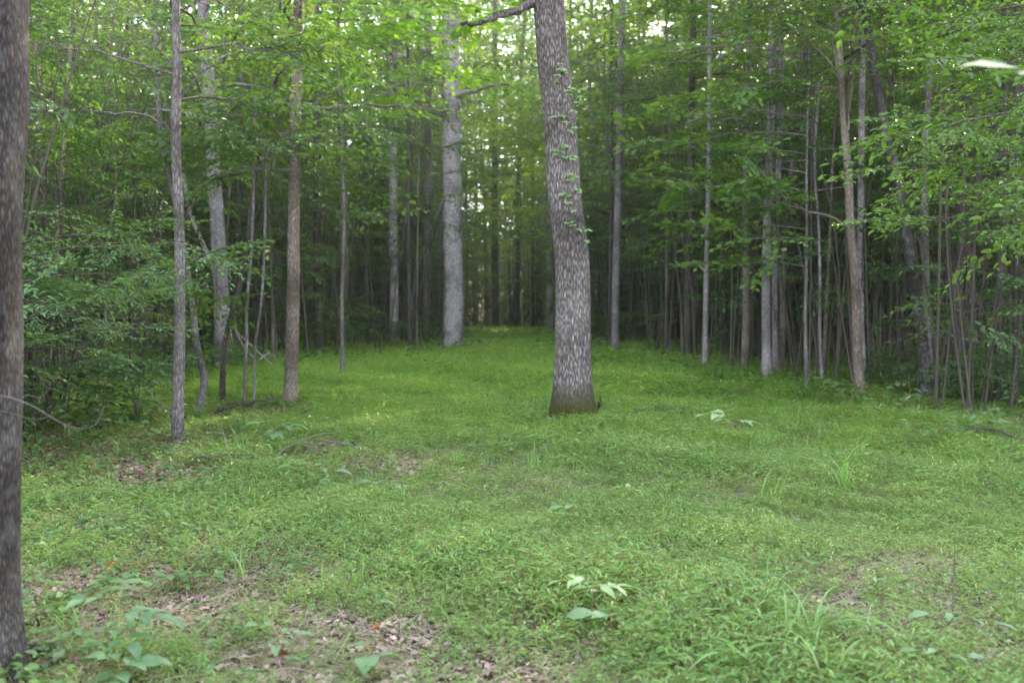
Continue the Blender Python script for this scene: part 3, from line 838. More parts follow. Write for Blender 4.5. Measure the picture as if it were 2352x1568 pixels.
# shrubs under the forest edge, each told apart by where it stands
SHRUBS = [((-6.2, 12.6), 0, 1.25, 'tall shadowy shrub at the left frame edge'),
          ((-6.2, 19.5), 0, 1.1, 'shrub beside the pale crooked trunk'),
          ((-5.6, 25.5), 2, 1.2, 'shrub at the wood edge right of the straight slim brown trunk'),
          ((-3.4, 30.0), 0, 1.1, 'low shrub at the foot of the dark grey trunk near the path'),
          ((3.5, 30.5), 2, 1.1, 'shrub just right of the vine-covered trunk at the wood edge'),
          ((6.3, 24.0), 0, 1.0, 'shrub below the dark straight trunk on the right'),
          ((7.0, 17.2), 3, .9, 'low spreading shrub left of the forked brown trunk'),
          ((7.6, 15.8), 1, .9, 'shrub by the foot of the dark leaning trunk'),
          ((8.6, 15.6), 0, 1.1, 'leafy shrub under the layered boughs at right')]
for (x, y), k, s, lab in SHRUBS:
    t = thing('shrub', lab, 'shrub', (x, y, float(gz(x, y))), rng.uniform(0, 6.28), 'shrubs along the wood edge'); t.scale = (s, s, s)
    for pn, me in zip(('stems', 'foliage'), SHRUB_DATA[k]): link(pn, me, t)

# the far-off wood: one mass beyond the trees one can tell apart
def far_wood():
    b = MB()
    rr = np.random.default_rng(77)
    for _ in range(300):
        y = rr.uniform(84, 135); x = rr.uniform(-.62 * y, .62 * y); z0 = float(gz(x, y)); h = rr.uniform(22, 34)
        b.add(*tube(np.array([[x, y, z0 - .2], [x + rr.normal(0, .3), y, z0 + h * .5], [x + rr.normal(0, .6), y, z0 + h]]), [.17, .13, .05], 6), 1)
        for k in range(54):
            hh = h * rr.uniform(.12, 1.0); a = rr.uniform(0, 6.28); e = rr.normal(.1, .3)
            add_spray(b, SPR_HUGE[rr.integers(4)], np.array([x + rr.normal(0, 1.6), y + rr.normal(0, 1.6), z0 + hh]),
                      np.array([math.cos(a), math.sin(a), math.sin(e)]), rr.uniform(.8, 1.4), rr.normal(0, .4), 0, 1)
    # its undergrowth, from the ground up
    for _ in range(6500):
        y = rr.uniform(57, 160); x = rr.uniform(-.62 * y, .62 * y); a = rr.uniform(0, 6.28)
        hh = rr.uniform(0, 1)**1.2 * 9
        add_spray(b, SPR_HUGE[rr.integers(4)], np.array([x, y, float(gz(x, y)) + hh]), np.array([math.cos(a), math.sin(a), rr.normal(.2, .4)]),
                  rr.uniform(.5, 1.1), rr.normal(0, .5), 0, 1)
    for _ in range(900):
        y = rr.uniform(57.5, 95); x = rr.uniform(-10, 10); a = rr.uniform(0, 6.28)
        add_spray(b, SPR_HUGE[rr.integers(4)], np.array([x, y, float(gz(x, y)) + rr.uniform(0, 1)**1.3 * 14 + .2]), np.array([math.cos(a), math.sin(a), rr.normal(.2, .4)]),
                  rr.uniform(.35, .8), rr.normal(0, .5), 0, 1)
    for _ in range(500):
        y = rr.uniform(58, 100); x = rr.uniform(-.6 * y, .6 * y); z0 = float(gz(x, y)); h = rr.uniform(5, 12)
        b.add(*tube(np.array([[x, y, z0 - .1], [x + rr.normal(0, .25), y, z0 + h * .5], [x + rr.normal(0, .5), y, z0 + h]]), [.06, .05, .02], 5), 1)
    tag(b.obj('far_wood', [LEAF_FAR, BARK_DARK]), 'distant sunlit wood filling the gaps behind all the trees', 'woods', kind='stuff')


far_wood()

def brush():
    """twiggy dead stems and shaded leaves that fill the wood between the trunks"""
    b = MB(); rr = np.random.default_rng(99); n = 0
    while n < 3400:
        y = math.sqrt(rr.uniform(8.5**2, 62**2)) if n > 150 else rr.uniform(8, 14); x = rr.uniform(-1, 1) * (.56 * y + 2) if n > 150 else rr.uniform(-7.5, -3)
        xa, ya = np.array([x]), np.array([y])
        if inside(xa, ya)[0] or edge_dist(xa, ya)[0] < .5 or (abs(x) / y < .03 and y < 57): continue
        n += 1; z0 = float(gz(x, y)); h = rr.uniform(1.0, 7.0)
        l = rr.normal(0, .11, 2) * h
        P = np.array([[x, y, z0 - .05], [x + l[0] * .4 + rr.normal(0, .05), y + l[1] * .4, z0 + h * .5], [x + l[0], y + l[1], z0 + h]])
        b.add(*tube(smooth_path(P, 5), np.linspace(rr.uniform(.008, .02) * (1.6 if h > 3.6 else 1), .005, 5), 4), 1)
        for k in range(rr.integers(2, 6)):
            q = P[1] + (P[2] - P[1]) * rr.uniform(-.6, 1); a = rr.uniform(0, 6.28); e = rr.uniform(-.2, .9); ln = rr.uniform(.3, 1.0)
            d = np.array([math.cos(a) * math.cos(e), math.sin(a) * math.cos(e), math.sin(e)]) * ln
            b.add(*tube(np.array([q, q + d * .5 + rr.normal(0, .04, 3), q + d]), [.006, .004, .002], 3), 1)
        for k in range(rr.integers(0, 4)):
            q = P[0] + (P[2] - P[0]) * rr.uniform(.3, 1); a = rr.uniform(0, 6.28)
            add_spray(b, SPR[rr.integers(5)], q, np.array([math.cos(a), math.sin(a), rr.normal(.1, .2)]), rr.uniform(.5, 1.0), rr.normal(0, .3), 0, 1)
    n = 0
    while n < 480:      # a screen of thin straight stems behind the grass edge
        y = rr.uniform(13.5, 34); x = rr.uniform(.22, .58) * y * (1 if rr.uniform() < .68 else -1)
        xa, ya = np.array([x]), np.array([y])
        if inside(xa, ya)[0] or edge_dist(xa, ya)[0] < .7 or any(y < Yn and abs(x / y - a) < .006 for a, Yn in SIGHT): continue
        n += 1; z0 = float(gz(x, y)); h = rr.uniform(3, 10); l = rr.normal(0, .09, 2) * h
        P = np.array([[x, y, z0 - .05], [x + l[0] * .3 + rr.normal(0, .16), y + l[1] * .3, z0 + h * .4], [x + l[0] * .7 + rr.normal(0, .1), y + l[1] * .7, z0 + h * .75], [x + l[0], y + l[1], z0 + h]])
        b.add(*tube(smooth_path(P, 7), np.linspace(rr.uniform(.011, .026), .006, 7), 5), 1)
        for k in range(rr.integers(1, 5)):      # dead side twigs
            q = P[0] + (P[3] - P[0]) * rr.uniform(.15, .9); a = rr.uniform(0, 6.28); e = rr.uniform(.1, 1.1); ln = rr.uniform(.3, 1.3)
            d = np.array([math.cos(a) * math.cos(e), math.sin(a) * math.cos(e), math.sin(e)]) * ln
            b.add(*tube(np.array([q, q + d * .5 + rr.normal(0, .06, 3), q + d]), [.008, .006, .003], 4), 1)
        for k in range(rr.integers(0, 4)):
            u = rr.uniform(.2, 1); q = P[0] + (P[3] - P[0]) * u; a = rr.uniform(0, 6.28)
            add_spray(b, SPR[rr.integers(5)], q, np.array([math.cos(a), math.sin(a), rr.normal(.1, .2)]), rr.uniform(.6, 1.0), rr.normal(0, .3), 0, 1)
    tag(b.obj('brushwood', [LEAF_DK, BRUSH]), 'tangled brown twigs and shaded leaves filling the woods on both sides', 'brushwood', kind='stuff')


brush()

# ------------------------------------------------------------------ ground cover
BARE = [on_ground(*p)[:2].tolist() + [r] for p, r in
        [((250, 1360), .75), ((140, 1330), .5), ((420, 1400), .5), ((540, 1330), .45), ((800, 1500), .4), ((900, 1560), .6), ((700, 1545), .4),
         ((1080, 1540), .4), ((2010, 1360), .55), ((1930, 1330), .4), ((2080, 1420), .45), ((2130, 1290), .35), ((1900, 1420), .3),
         ((800, 1060), .8), ((500, 1090), .6), ((400, 1080), .7), ((640, 955), .8), ((330, 1130), .7), ((420, 1230), .4),
         ((150, 1200), .5), ((280, 1010), 1.0), ((150, 1080), .8), ((1870, 1050), .3), ((1330, 1170), .35), ((1250, 1290), .25)]]
_nx, _ny = rng.uniform(-1, 1, (14, 2)), rng.uniform(0, 6.28, 14)


def vnoise(x, y, f=1.0):
    s = 0
    for k in range(14):
        w = f * (0.6 + .35 * k)
        s = s + np.sin((x * _nx[k, 0] + y * _nx[k, 1]) * w * 1.6 + _ny[k]) / (1 + .12 * k)
    return s / 5.5


def density(x, y):
    d = .58 + .26 * vnoise(x, y, .8) + .26 * vnoise(x + 40, y, 2.6) + .16 * vnoise(x, y + 30, 7.0)
    for bx, by, r in BARE:
        d = d - .30 * np.exp(-((x - bx)**2 + (y - by)**2) / (r * r) * .7) * (1 + .5 * vnoise(x + 3, y - 8, 3.1))
    lo = .25 + .24 * vnoise(x + 60, y - 20, 9.0)
    for bx, by, r in BARE[13:18]:
        lo = lo - .22 * np.exp(-((x - bx)**2 + (y - by)**2) / (r * r))
    d = np.maximum(d, lo)
    for tx, ty in TAKEN:
        d = d - .8 * np.exp(-((x - tx)**2 + (y - ty + .25)**2) / .16)
    d = np.maximum(d, .02)
    ins = inside(x, y)
    ed = edge_dist(x, y)
    d = np.where(ins, d, d * np.exp(-ed / .4))
    # the left flank of the foreground is thin, with more litter showing
    d = d - .12 * np.clip((-x - .22 * y - .2) / 1.2, 0, 1) * (y < 13)
    d = d - .04 * np.clip((8.0 - y) / 3, 0, 1)
    # the lusher band round the far trunk
    d = d + .5 * np.clip((y - 13) / 5, 0, 1)
    return d


def stilt_tuft(seed, nst, h, leaf, nleaf, simple=False):
    r = np.random.default_rng(seed); b = MB(); tpl = lance(.20, .22)
    if simple: tpl = (np.array([[0, 0, 0], [.11, .42, .02], [0, 1, -.2], [-.11, .42, .02]]), np.array([[0, 1, 2, 3]]))
    for s in range(nst):
        a = r.uniform(0, 6.28); lean = r.uniform(.1, .8); hh = h * r.uniform(.55, 1.15)
        p0 = np.array([r.normal(0, .035), r.normal(0, .035), 0])
        t = np.linspace(0, 1, 4)[:, None]
        P = p0 + np.array([math.cos(a) * lean, math.sin(a) * lean, 1]) * hh * t + np.array([math.cos(a), math.sin(a), -.35]) * hh * .45 * t**2
        b.add(*tube(P, [.0016, .0013, .001, .0006], 3), 1)
        u = np.linspace(.22, 1, nleaf) + r.normal(0, .03, nleaf); u = np.clip(u, 0, 1)
        p = np.stack([np.interp(u, t[:, 0], P[:, c]) for c in range(3)], -1)
        az = a + np.where(np.arange(nleaf) % 2, 1, -1) * r.uniform(.5, 1.5, nleaf) + r.normal(0, .4, nleaf)
        e = r.normal(.25, .3, nleaf)
        d = np.stack([np.cos(az) * np.cos(e), np.sin(az) * np.cos(e), np.sin(e)], -1)
        b.add(*place(tpl, p, frames(d, np.stack([r.normal(0, .35, nleaf), r.normal(0, .35, nleaf), np.ones(nleaf)], -1)), leaf * r.uniform(.6, 1.3, nleaf)), 0)
    return b.arrays()


def blade_tuft(seed, nb, h, w):
    r = np.random.default_rng(seed); b = MB()
    for k in range(nb):
        a = r.uniform(0, 6.28); hh = h * r.uniform(.5, 1.2); bend = r.uniform(.2, .9)
        t = np.linspace(0, 1, 5)
        out = hh * bend * t**2 * .8; z = hh * (t - .35 * bend * t**3)
        c = np.stack([math.cos(a) * out, math.sin(a) * out, z], -1) + np.array([r.normal(0, .03), r.normal(0, .03), 0])
        s = np.array([-math.sin(a), math.cos(a), 0]); ww = w * np.array([.7, 1, .85, .55, .06]) * r.uniform(.7, 1.2) * .5
        V = np.concatenate([c + s * ww[:, None], c - s * ww[:, None]]); i = np.arange(4)
        b.add(V, np.stack([i, i + 1, i + 6, i + 5], -1), 0)
    return b.arrays()


def cover_tuft(seed, n, leaf, h, tpl):
    """low broad-leaved herb: leaves on short stalks"""
    r = np.random.default_rng(seed); b = MB()
    for s in range(n):
        a = r.uniform(0, 6.28); hh = h * r.uniform(.4, 1.1); o = r.normal(0, .06, 2)
        p1 = np.array([o[0] + math.cos(a) * hh * .6, o[1] + math.sin(a) * hh * .6, hh])
        b.add(*tube(np.array([[o[0], o[1], 0], (np.array([o[0], o[1], 0]) + p1) / 2 + [0, 0, .02], p1]), [.0016, .0014, .001], 3), 1)
        m = 3
        az = a + np.array([-1.1, 0, 1.1]) + r.normal(0, .15, m); e = r.normal(0, .2, m)
        d = np.stack([np.cos(az) * np.cos(e), np.sin(az) * np.cos(e), np.sin(e)], -1)
        b.add(*place(tpl, np.repeat(p1[None], m, 0), frames(d, np.stack([r.normal(0, .3, m), r.normal(0, .3, m), np.ones(m)], -1)), leaf * r.uniform(.7, 1.2, m)), 0)
    return b.arrays()


def sow(b, tpls, x, y, scale, mats=(0, 1), zoff=0.0):
    """place tufts at x, y with random turn"""
    n = len(x); k = rng.integers(len(tpls), size=n); a = rng.uniform(0, 6.28, n)
    z = gz(x, y) + zoff; scale = np.broadcast_to(scale, (n,))
    for q, (V, Fq, M) in enumerate(tpls):
        idx = np.where(k == q)[0]
        if not len(idx): continue
        c, s = np.cos(a[idx]) * scale[idx], np.sin(a[idx]) * scale[idx]
        W = np.empty((len(idx), len(V), 3), np.float32)
        W[..., 0] = c[:, None] * V[:, 0] - s[:, None] * V[:, 1] + x[idx][:, None]
        W[..., 1] = s[:, None] * V[:, 0] + c[:, None] * V[:, 1] + y[idx][:, None]
        W[..., 2] = scale[idx][:, None] * V[:, 2] + z[idx][:, None]
        FF = (Fq[None] + (np.arange(len(idx)) * len(V))[:, None, None]).reshape(-1, 4)
        b.add(W.reshape(-1, 3), FF, np.tile(np.where(M == 0, mats[0], mats[1]), len(idx)))


def pts_in(n, y0, y1, widen=1.2, slope=.56):
    y = np.sqrt(rng.uniform(y0 * y0, y1 * y1, n)); x = rng.uniform(-1, 1, n) * (slope * y + widen)
    return x, y


def area(y0, y1, widen=1.2, slope=.56):
    return slope * (y1**2 - y0**2) + 2 * widen * (y1 - y0)


def grass():
    b = MB()
    near = [stilt_tuft(s, 4, .145, .037, 6) for s in range(10)]
    mid = [stilt_tuft(50 + s, 4, .18, .052, 6, True) for s in range(8)]
    far = [stilt_tuft(90 + s, 4, .30, .085, 6, True) for s in range(8)]
    blades = [blade_tuft(s, 12, .20, .005) for s in range(6)]
    for (y0, y1, dens, tp, sc) in [(3.0, 8.5, 900, near, .95), (8.5, 16, 430, mid, .92), (16, 34, 150, far, .9), (34, 58, 36, far, 1.4)]:
        x, y = pts_in(int(area(y0, y1) * dens), y0, y1)
        k = rng.uniform(0, 1, len(x)) < density(x, y) * .9
        x, y = x[k], y[k]
        hs = .9 + .6 * vnoise(x + 9, y + 3, 1.4)
        ss = sc * np.clip(hs, .5, 1.7) * rng.uniform(.8, 1.2, len(x))
        lush = rng.uniform(0, 1, len(x)) < np.clip((y - 10 + 2.5 * vnoise(x - 5, y + 9, 1.0)) / 6, 0, 1)  # farther tufts take the grass with light painted into its colour
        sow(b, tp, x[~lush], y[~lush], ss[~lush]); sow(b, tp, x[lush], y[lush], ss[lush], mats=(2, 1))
    for (y0, y1, dens, sc, th) in [(3.2, 9, 24, .9, .1), (9, 18, 48, 1.15, -.3), (18, 34, 40, 1.7, -.6)]:
        x, y = pts_in(int(area(y0, y1) * dens), y0, y1)
        k = (rng.uniform(0, 1, len(x)) < density(x, y)) & (vnoise(x + 20, y, .7) > th)
        if 8 < y0 < 12: k &= rng.uniform(0, 1, len(x)) < np.clip((y - 8 + 3 * vnoise(x + 2, y, 1.1)) / 9, .12, 1)
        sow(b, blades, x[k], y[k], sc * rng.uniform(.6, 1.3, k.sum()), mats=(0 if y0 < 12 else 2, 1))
    tag(b.obj('grass', [GRASS, GRASS_STEM, GRASS_LIT]), 'soft green stilt grass carpeting the clearing', 'grass', kind='stuff')


grass()


def litter():
    b = MB(); tp = []
    for s in range(8):
        r = np.random.default_rng(s)
        w = r.uniform(.45, .8)
        V = np.array([[0, 0, 0], [.4 * w, .3, .12], [.36 * w, .7, .05], [0, 1, .18], [-.36 * w, .7, .2], [-.42 * w, .3, .05], [0, .5, -.03]])
        V[:, 2] += r.normal(0, .07, 7)
        V[:, 1] -= .5
        tp.append((V, np.array([[0, 1, 6, 5], [1, 2, 3, 6], [6, 3, 4, 5]]), np.zeros(3, int)))
    straw = []
    for s in range(6):
        r = np.random.default_rng(500 + s); l = r.uniform(.04, .11)
        P = np.array([[-l, 0, .0], [0, r.normal(0, .01), r.uniform(.005, .03)], [l, r.normal(0, .02), r.uniform(0, .05)]])
        V, Fq = tube(P, [.0018, .0016, .001], 3); straw.append((V, Fq, np.zeros(len(Fq), int)))
    for (y0, y1, dens, sz) in [(3.0, 9, 1400, .033), (9, 18, 260, .052), (18, 30, 25, .10)]:
        x, y = pts_in(int(area(y0, y1) * dens), y0, y1)
        d = density(x, y)
        k = rng.uniform(0, 1, len(x)) < np.clip(1.1 - d, .25, 1)
        x, y = x[k], y[k]
        sow(b, tp, x, y, sz * rng.uniform(.35, 1.0, len(x))**1.5 * 1.7, zoff=.012)
        # straw and snapped twigs among them
        x, y = pts_in(int(area(y0, y1) * dens * .2), y0, y1)
        k = rng.uniform(0, 1, len(x)) < np.clip(1.2 - density(x, y), .1, 1)
        sow(b, straw, x[k], y[k], sz / .038 * rng.uniform(.5, 1.5, k.sum()), mats=(1, 1), zoff=.015)
    tag(b.obj('leaf_litter', [LITTER, BRUSH_PALE], smooth=False), 'brown and pinkish dead leaves lying between the grass', 'leaf litter', kind='stuff')


litter()


def cover():
    b = MB()
    tp = [cover_tuft(s, 4, .045, .10, ovate(.72, .12, .1)) for s in range(8)]
    tp2 = [cover_tuft(30 + s, 5, .075, .2, ovate(.6, .12, .12)) for s in range(6)]
    # left flank and the ring round the ridged trunk
    x, y = pts_in(19000, 3.3, 20)
    w = 1.3 * np.clip((-x - .16 * y - .1) / 1.0, 0, 1) * np.exp(-np.maximum(0, -x - .3 * y - 3) / 2)
    dm = np.hypot(x - MTG[0] - .6, (y - MTG[1] + .3) * .8)
    w = w * .85 + .8 * np.exp(-(dm / 1.9)**2) + .05 + .9 * np.clip((x - .33 * y - .6) / 1.2, 0, 1) * (y > 9)
    w = w * np.clip(.6 + .6 * vnoise(x, y + 7, 1.7), .1, 1)
    for tx, ty in TAKEN:
        w = w + .9 * np.exp(-((x - tx)**2 + (y - ty)**2) / .10) * (ty < 20)
    k = rng.uniform(0, 1, len(x)) < w * .8
    sow(b, tp, x[k], y[k], rng.uniform(.7, 1.4, k.sum()))
    x, y = pts_in(9000, 9, 46, 2.0)
    ed = edge_dist(x, y); ins = inside(x, y)
    w = np.where(ins, np.exp(-ed / .6), np.exp(-ed / .9)) * .5
    k = rng.uniform(0, 1, len(x)) < w
    sow(b, tp2, x[k], y[k], rng.uniform(.7, 1.7, k.sum()) * (1 + y[k] / 60))
    tag(b.obj('undergrowth', [LEAF_UG, GRASS_STEM]), 'low broad-leaved herbs and creeper along the edges of the grass', 'ground cover', kind='stuff')


cover()

# ------------------------------------------------------------------ single plants in the clearing
def compound(b, p0, az, el, ln, n, leaf, tpl, rr, m_leaf=0, m_stem=1, droop=.12):
    t = np.linspace(0, 1, 6)[:, None]
    d = np.array([math.cos(az) * math.cos(el), math.sin(az) * math.cos(el), math.sin(el)])
    P = p0 + d * ln * t + np.array([0, 0, -droop * ln]) * t**2
    b.add(*tube(P, np.linspace(.0022, .0012, 6), 4), m_stem)
    pos = []; D = []; sc = []
    pairs = (n - 1) // 2
    for k in range(pairs):
        u = .35 + .6 * k / max(1, pairs - .3)
        p = np.array([np.interp(u, t[:, 0], P[:, c]) for c in range(3)])
        for sg in (1, -1):
            a = az + sg * rr.uniform(.8, 1.15)
            pos.append(p); D.append([math.cos(a), math.sin(a), rr.normal(-.08, .1)]); sc.append(leaf * (.7 + .35 * u) * rr.uniform(.85, 1.15))
    pos.append(P[-1]); D.append([math.cos(az), math.sin(az), -.15]); sc.append(leaf * 1.25)
    pos = np.array(pos); D = np.array(D)
    Nn = np.stack([rr.normal(0, .15, len(pos)), rr.normal(0, .15, len(pos)), np.ones(len(pos))], -1)
    b.add(*place(tpl, pos, frames(D, Nn), np.array(sc)), m_leaf)


def fine_leaf(w=.5, fold=.14, droop=.14, wave=.02):
    """a leaf of eight quads with pointed tip and curved blade"""
    ys = np.array([0, .12, .32, .58, .8, 1.0]); ws = np.array([.02, .30, .48, .42, .22, .0]) * w
    V = []
    for y, x in zip(ys, ws):
        z = .10 * math.sin(y * 2.2) - droop * y * y
        V += [(-x, y, z + fold * x + wave * math.sin(9 * y)), (0, y, z), (x, y, z + fold * x - wave * math.sin(8 * y))]
    Fq = []
    for k in range(5):
        o = k * 3
        Fq += [[o, o + 1, o + 4, o + 3], [o + 1, o + 2, o + 5, o + 4]]
    V = np.array(V, float)
    V[-3, 0] = -.004; V[-1, 0] = .004
    return V, np.array(Fq)


FL = fine_leaf()


def seedling(label, px, h, leaves, leaf, n=5, ln=.16, mat=None, name='seedling', cat='seedling', seed=0, w=.5):
    g = on_ground(*px); rr = np.random.default_rng(seed)
    t = thing(name, label, cat, g)
    sb = MB(); top = np.array([rr.normal(0, .02), rr.normal(0, .02), h])
    st = smooth_path(np.array([[0, 0, -.02], top * .5 + [.012, 0, 0], top]), 7)
    sb.add(*tube(st, np.linspace(.004, .002, 7), 5)); sb.obj('stem', GRASS_STEM, t)
    b = MB()
    for k, (az, el) in enumerate(leaves):
        tpl = fine_leaf(w * rr.uniform(.85, 1.15), rr.uniform(.05, .3), rr.uniform(.08, .28), rr.uniform(.01, .04))
        compound(b, st[-1 - (k % 3)], az, el, ln * rr.uniform(.85, 1.15), n, leaf * rr.uniform(.8, 1.1), tpl, rr, droop=rr.uniform(.05, .2))
    b.obj('leaves', [mat or SEED, GRASS_STEM], t)
    return t


R_ = math.radians
seedling('big seedling with dull blue-green leaflets beside the near left trunk', (268, 1545), .34, [(R_(195), .05), (R_(350), -.05), (R_(305), -.1), (R_(100), .3)], .135, 5, .19, seed=1)
seedling('small seedling between the near left trunk and the big blue-green seedling', (150, 1515), .16, [(R_(200), .1), (R_(20), .1), (R_(280), 0)], .09, 3, .10, seed=2)
seedling('low leafy sprig below the big blue-green seedling at the bottom edge', (262, 1590), .16, [(R_(160), .1), (R_(30), .1), (R_(270), 0)], .12, 3, .08, seed=3, w=.7)
seedling('three-leaved seedling with wide grey-green leaves at the bottom edge', (852, 1552), .13, [(R_(150), .1), (R_(270), -.1), (R_(20), .05)], .10, 1, .03, seed=4, w=.85)
seedling('seedling with a flat whorl of narrow leaflets near the bottom, right of the big seedling', (640, 1508), .15, [(R_(170), .05), (R_(10), .0), (R_(280), 0)], .085, 3, .08, seed=5)
seedling('bright pale seedling with flat paired leaflets at bottom centre', (1352, 1440), .24, [(R_(180), .05), (R_(5), .12), (R_(100), .25)], .125, 5, .12, SEED_PALE, seed=6, w=.42)
seedling('darker seedling just right below the bright pale one', (1400, 1475), .14, [(R_(170), .1), (R_(340), .05)], .12, 3, .09, seed=7, w=.6)
seedling('grey-leaved seedling in the middle of the foreground grass', (1222, 1245), .14, [(R_(60), .3), (R_(180), .0), (R_(340), 0)], .14, 1, .04, seed=8, w=.6)
seedling('tall pale seedling with white-looking leaflets right of the vine-covered trunk', (1682, 1032), .40, [(R_(180), .02), (R_(0), .1), (R_(120), .6)], .18, 5, .2, SEED_PALE, seed=9, w=.45)
seedling('pale broad seedling in the grass left of centre', (898, 1152), .18, [(R_(175), .05), (R_(10), .0), (R_(270), .1)], .13, 3, .14, seed=10, w=.6)
seedling('pale sprawling seedling right of the left fallen branch', (715, 1122), .22, [(R_(185), .1), (R_(0), .05), (R_(300), .0)], .15, 3, .2, seed=11, w=.6)
seedling('second sprawling seedling close beside the first, nearer the tall pale one', (755, 1118), .2, [(R_(160), .1), (R_(20), .05)], .14, 3, .2, seed=12, w=.6)
seedling('whitish seedling above the right fallen branch', (628, 1022), .28, [(R_(180), .1), (R_(0), .1), (R_(280), .1)], .17, 5, .2, seed=13, w=.55)
seedling('small yellow-green seedling in the reddish patch of grass', (1450, 1158), .15, [(R_(180), .1), (R_(0), .1)], .10, 3, .08, SEED_PALE, seed=14)
seedling('thin flat seedling above the reddish patch, below the mossy trunk', (1330, 1205), .15, [(R_(180), .05), (R_(5), .05)], .10, 3, .10, seed=15)
seedling('low broad-leaved plant at the lower right edge', (2215, 1480), .15, [(R_(180), .05), (R_(340), .05), (R_(80), .3)], .085, 3, .14, seed=16, w=.55)
seedling('pale plant at the bottom right corner, lowest in view', (2160, 1575), .15, [(R_(170), .05), (R_(10), .0)], .09, 3, .10, seed=17, w=.5)
seedling('plant with drooping leaves at the wood edge far right', (2250, 1015), .3, [(R_(180), .2), (R_(0), .1), (R_(90), .3)], .15, 5, .2, seed=18)
seedling('pale seedling at the foot of the dark leaning trunk', (2090, 945), .4, [(R_(180), .2), (R_(0), .1), (R_(270), .1)], .17, 5, .2, seed=19)


def grass_clump(label, px, nb, h, w, seed, mat=GRASS_PALE, name='grass_clump'):
    g = on_ground(*px); r = np.random.default_rng(seed); b = MB()
    for k in range(nb):
        a = r.uniform(0, 6.28); hh = h * r.uniform(.55, 1.2); bend = r.uniform(.45, 1.25)
        t = np.linspace(0, 1, 10)
        out = hh * bend * t**2 * .85; z = hh * (t * .95 - .55 * bend * t**3)
        c = np.stack([math.cos(a) * out, math.sin(a) * out, z], -1) + np.array([r.normal(0, .05), r.normal(0, .05), -.01])
        s = np.array([-math.sin(a), math.cos(a), 0]); prof = np.array([.45, .7, .9, 1, 1, .95, .8, .6, .35, .04])
        ww = w * prof * r.uniform(.6, 1.2) * .5
        dn = np.array([0, 0, 1.0]) * ww[:, None] * .5
        V = np.concatenate([c + s * ww[:, None] + dn, c, c - s * ww[:, None] + dn]); i = np.arange(9)
        b.add(V, np.stack([i, i + 1, i + 11, i + 10], -1)); b.add(V, np.stack([i + 10, i + 11, i + 21, i + 20], -1))
    o = b.obj(name, mat); o.location = g.tolist()
    return tag(o, label, 'grass clump', 'broad-bladed grass clumps')


grass_clump('large clump of pale arching broad grass at lower right', (1850, 1500), 18, .5, .010, 1)
grass_clump('medium clump of arching broad grass left of the largest pale clump', (1745, 1400), 12, .42, .009, 2)
grass_clump('clump of broad grass at the bottom edge under the largest pale clump', (1900, 1572), 14, .40, .010, 3)
grass_clump('broad grass clump beside the bare litter patch at lower right', (2010, 1500), 10, .4, .012, 4)
grass_clump('tall upright grass tuft in the right half of the clearing', (1945, 1135), 14, .62, .015, 5, GRASS)
grass_clump('bleached grass tuft near the reddish patch', (1765, 1160), 10, .42, .014, 6)
grass_clump('yellow-green broad blades at the bottom edge, left of the lowest clump', (1700, 1565), 12, .32, .02, 7, GRASS)
grass_clump('dark rushy grass tuft at the right wood edge', (1655, 895), 40, .75, .014, 8, LEAF_DK)
grass_clump('smaller dark rushy tuft near the forked brown trunk', (1850, 925), 26, .7, .014, 9, LEAF_DK)
grass_clump('lush darker tuft in the grass below the tall pale seedling', (1640, 1085), 60, .34, .008, 10, GRASS)
grass_clump('thin wiry grass stalks in the left foreground', (1015, 1300), 6, .5, .005, 11, GRASS_STEM)


# fallen wood
def branch_thing(name, label, cat, lines, mat, group=None):
    g = on_ground(*lines[0][0][0][:2]); t = link(name, None)
    bpy.data.objects.remove(t)
    b = MB()
    for pts, r0 in lines:
        q = []
        for p in pts:
            gg = on_ground(p[0], p[1]); q.append([gg[0], gg[1], gg[2] + (p[2] if len(p) > 2 else r0 + .02) + (.06 if name.startswith('fallen') else 0)])
        q = smooth_path(np.array(q) - g, 5 * len(q))
        q[1:-1] += rng.normal(0, r0 * .3, (len(q) - 2, 3))
        b.add(*tube(q, r0 * np.concatenate([[.25, .9], np.linspace(1, .35, len(q) - 2)]), 7, .08))
    o = b.obj(name, mat); o.location = g.tolist()
    return tag(o, label, cat, group)


branch_thing('fallen_branch', 'dark fallen branch lying in the litter left of centre', 'fallen branch',
             [([(440, 1072), (490, 1070), (540, 1066), (592, 1076)], .022), ([(525, 1068), (515, 1045, .12), (508, 1030, .25)], .01), ([(548, 1066), (570, 1058, .08), (590, 1062, .1)], .012)], TWIG)
branch_thing('fallen_branch', 'thin forked fallen branch curving across the bare patch near centre', 'fallen branch',
             [([(630, 1075), (675, 1050, .08), (720, 1040, .12), (785, 1032, .14)], .015), ([(690, 1050, .08), (735, 1058, .05), (770, 1068)], .012), ([(740, 1045, .1), (790, 1050, .08), (850, 1062)], .012)], TWIG)
branch_thing('fallen_stick', 'long grey fallen stick with side twigs in the left foreground', 'stick',
             [([(140, 1268), (185, 1245), (225, 1226), (290, 1208), (395, 1174)], .009), ([(225, 1226), (280, 1222), (370, 1190)], .006), ([(180, 1250), (186, 1225, .08)], .006), ([(330, 1200), (400, 1212), (420, 1215)], .004)], GREYTWIG)
branch_thing('rotten_log', 'short rotting log end at the foot of the near left trunk', 'log', [([(55, 1522, .03), (95, 1512, .04), (130, 1503, .04)], .035)], BARK_DARK)
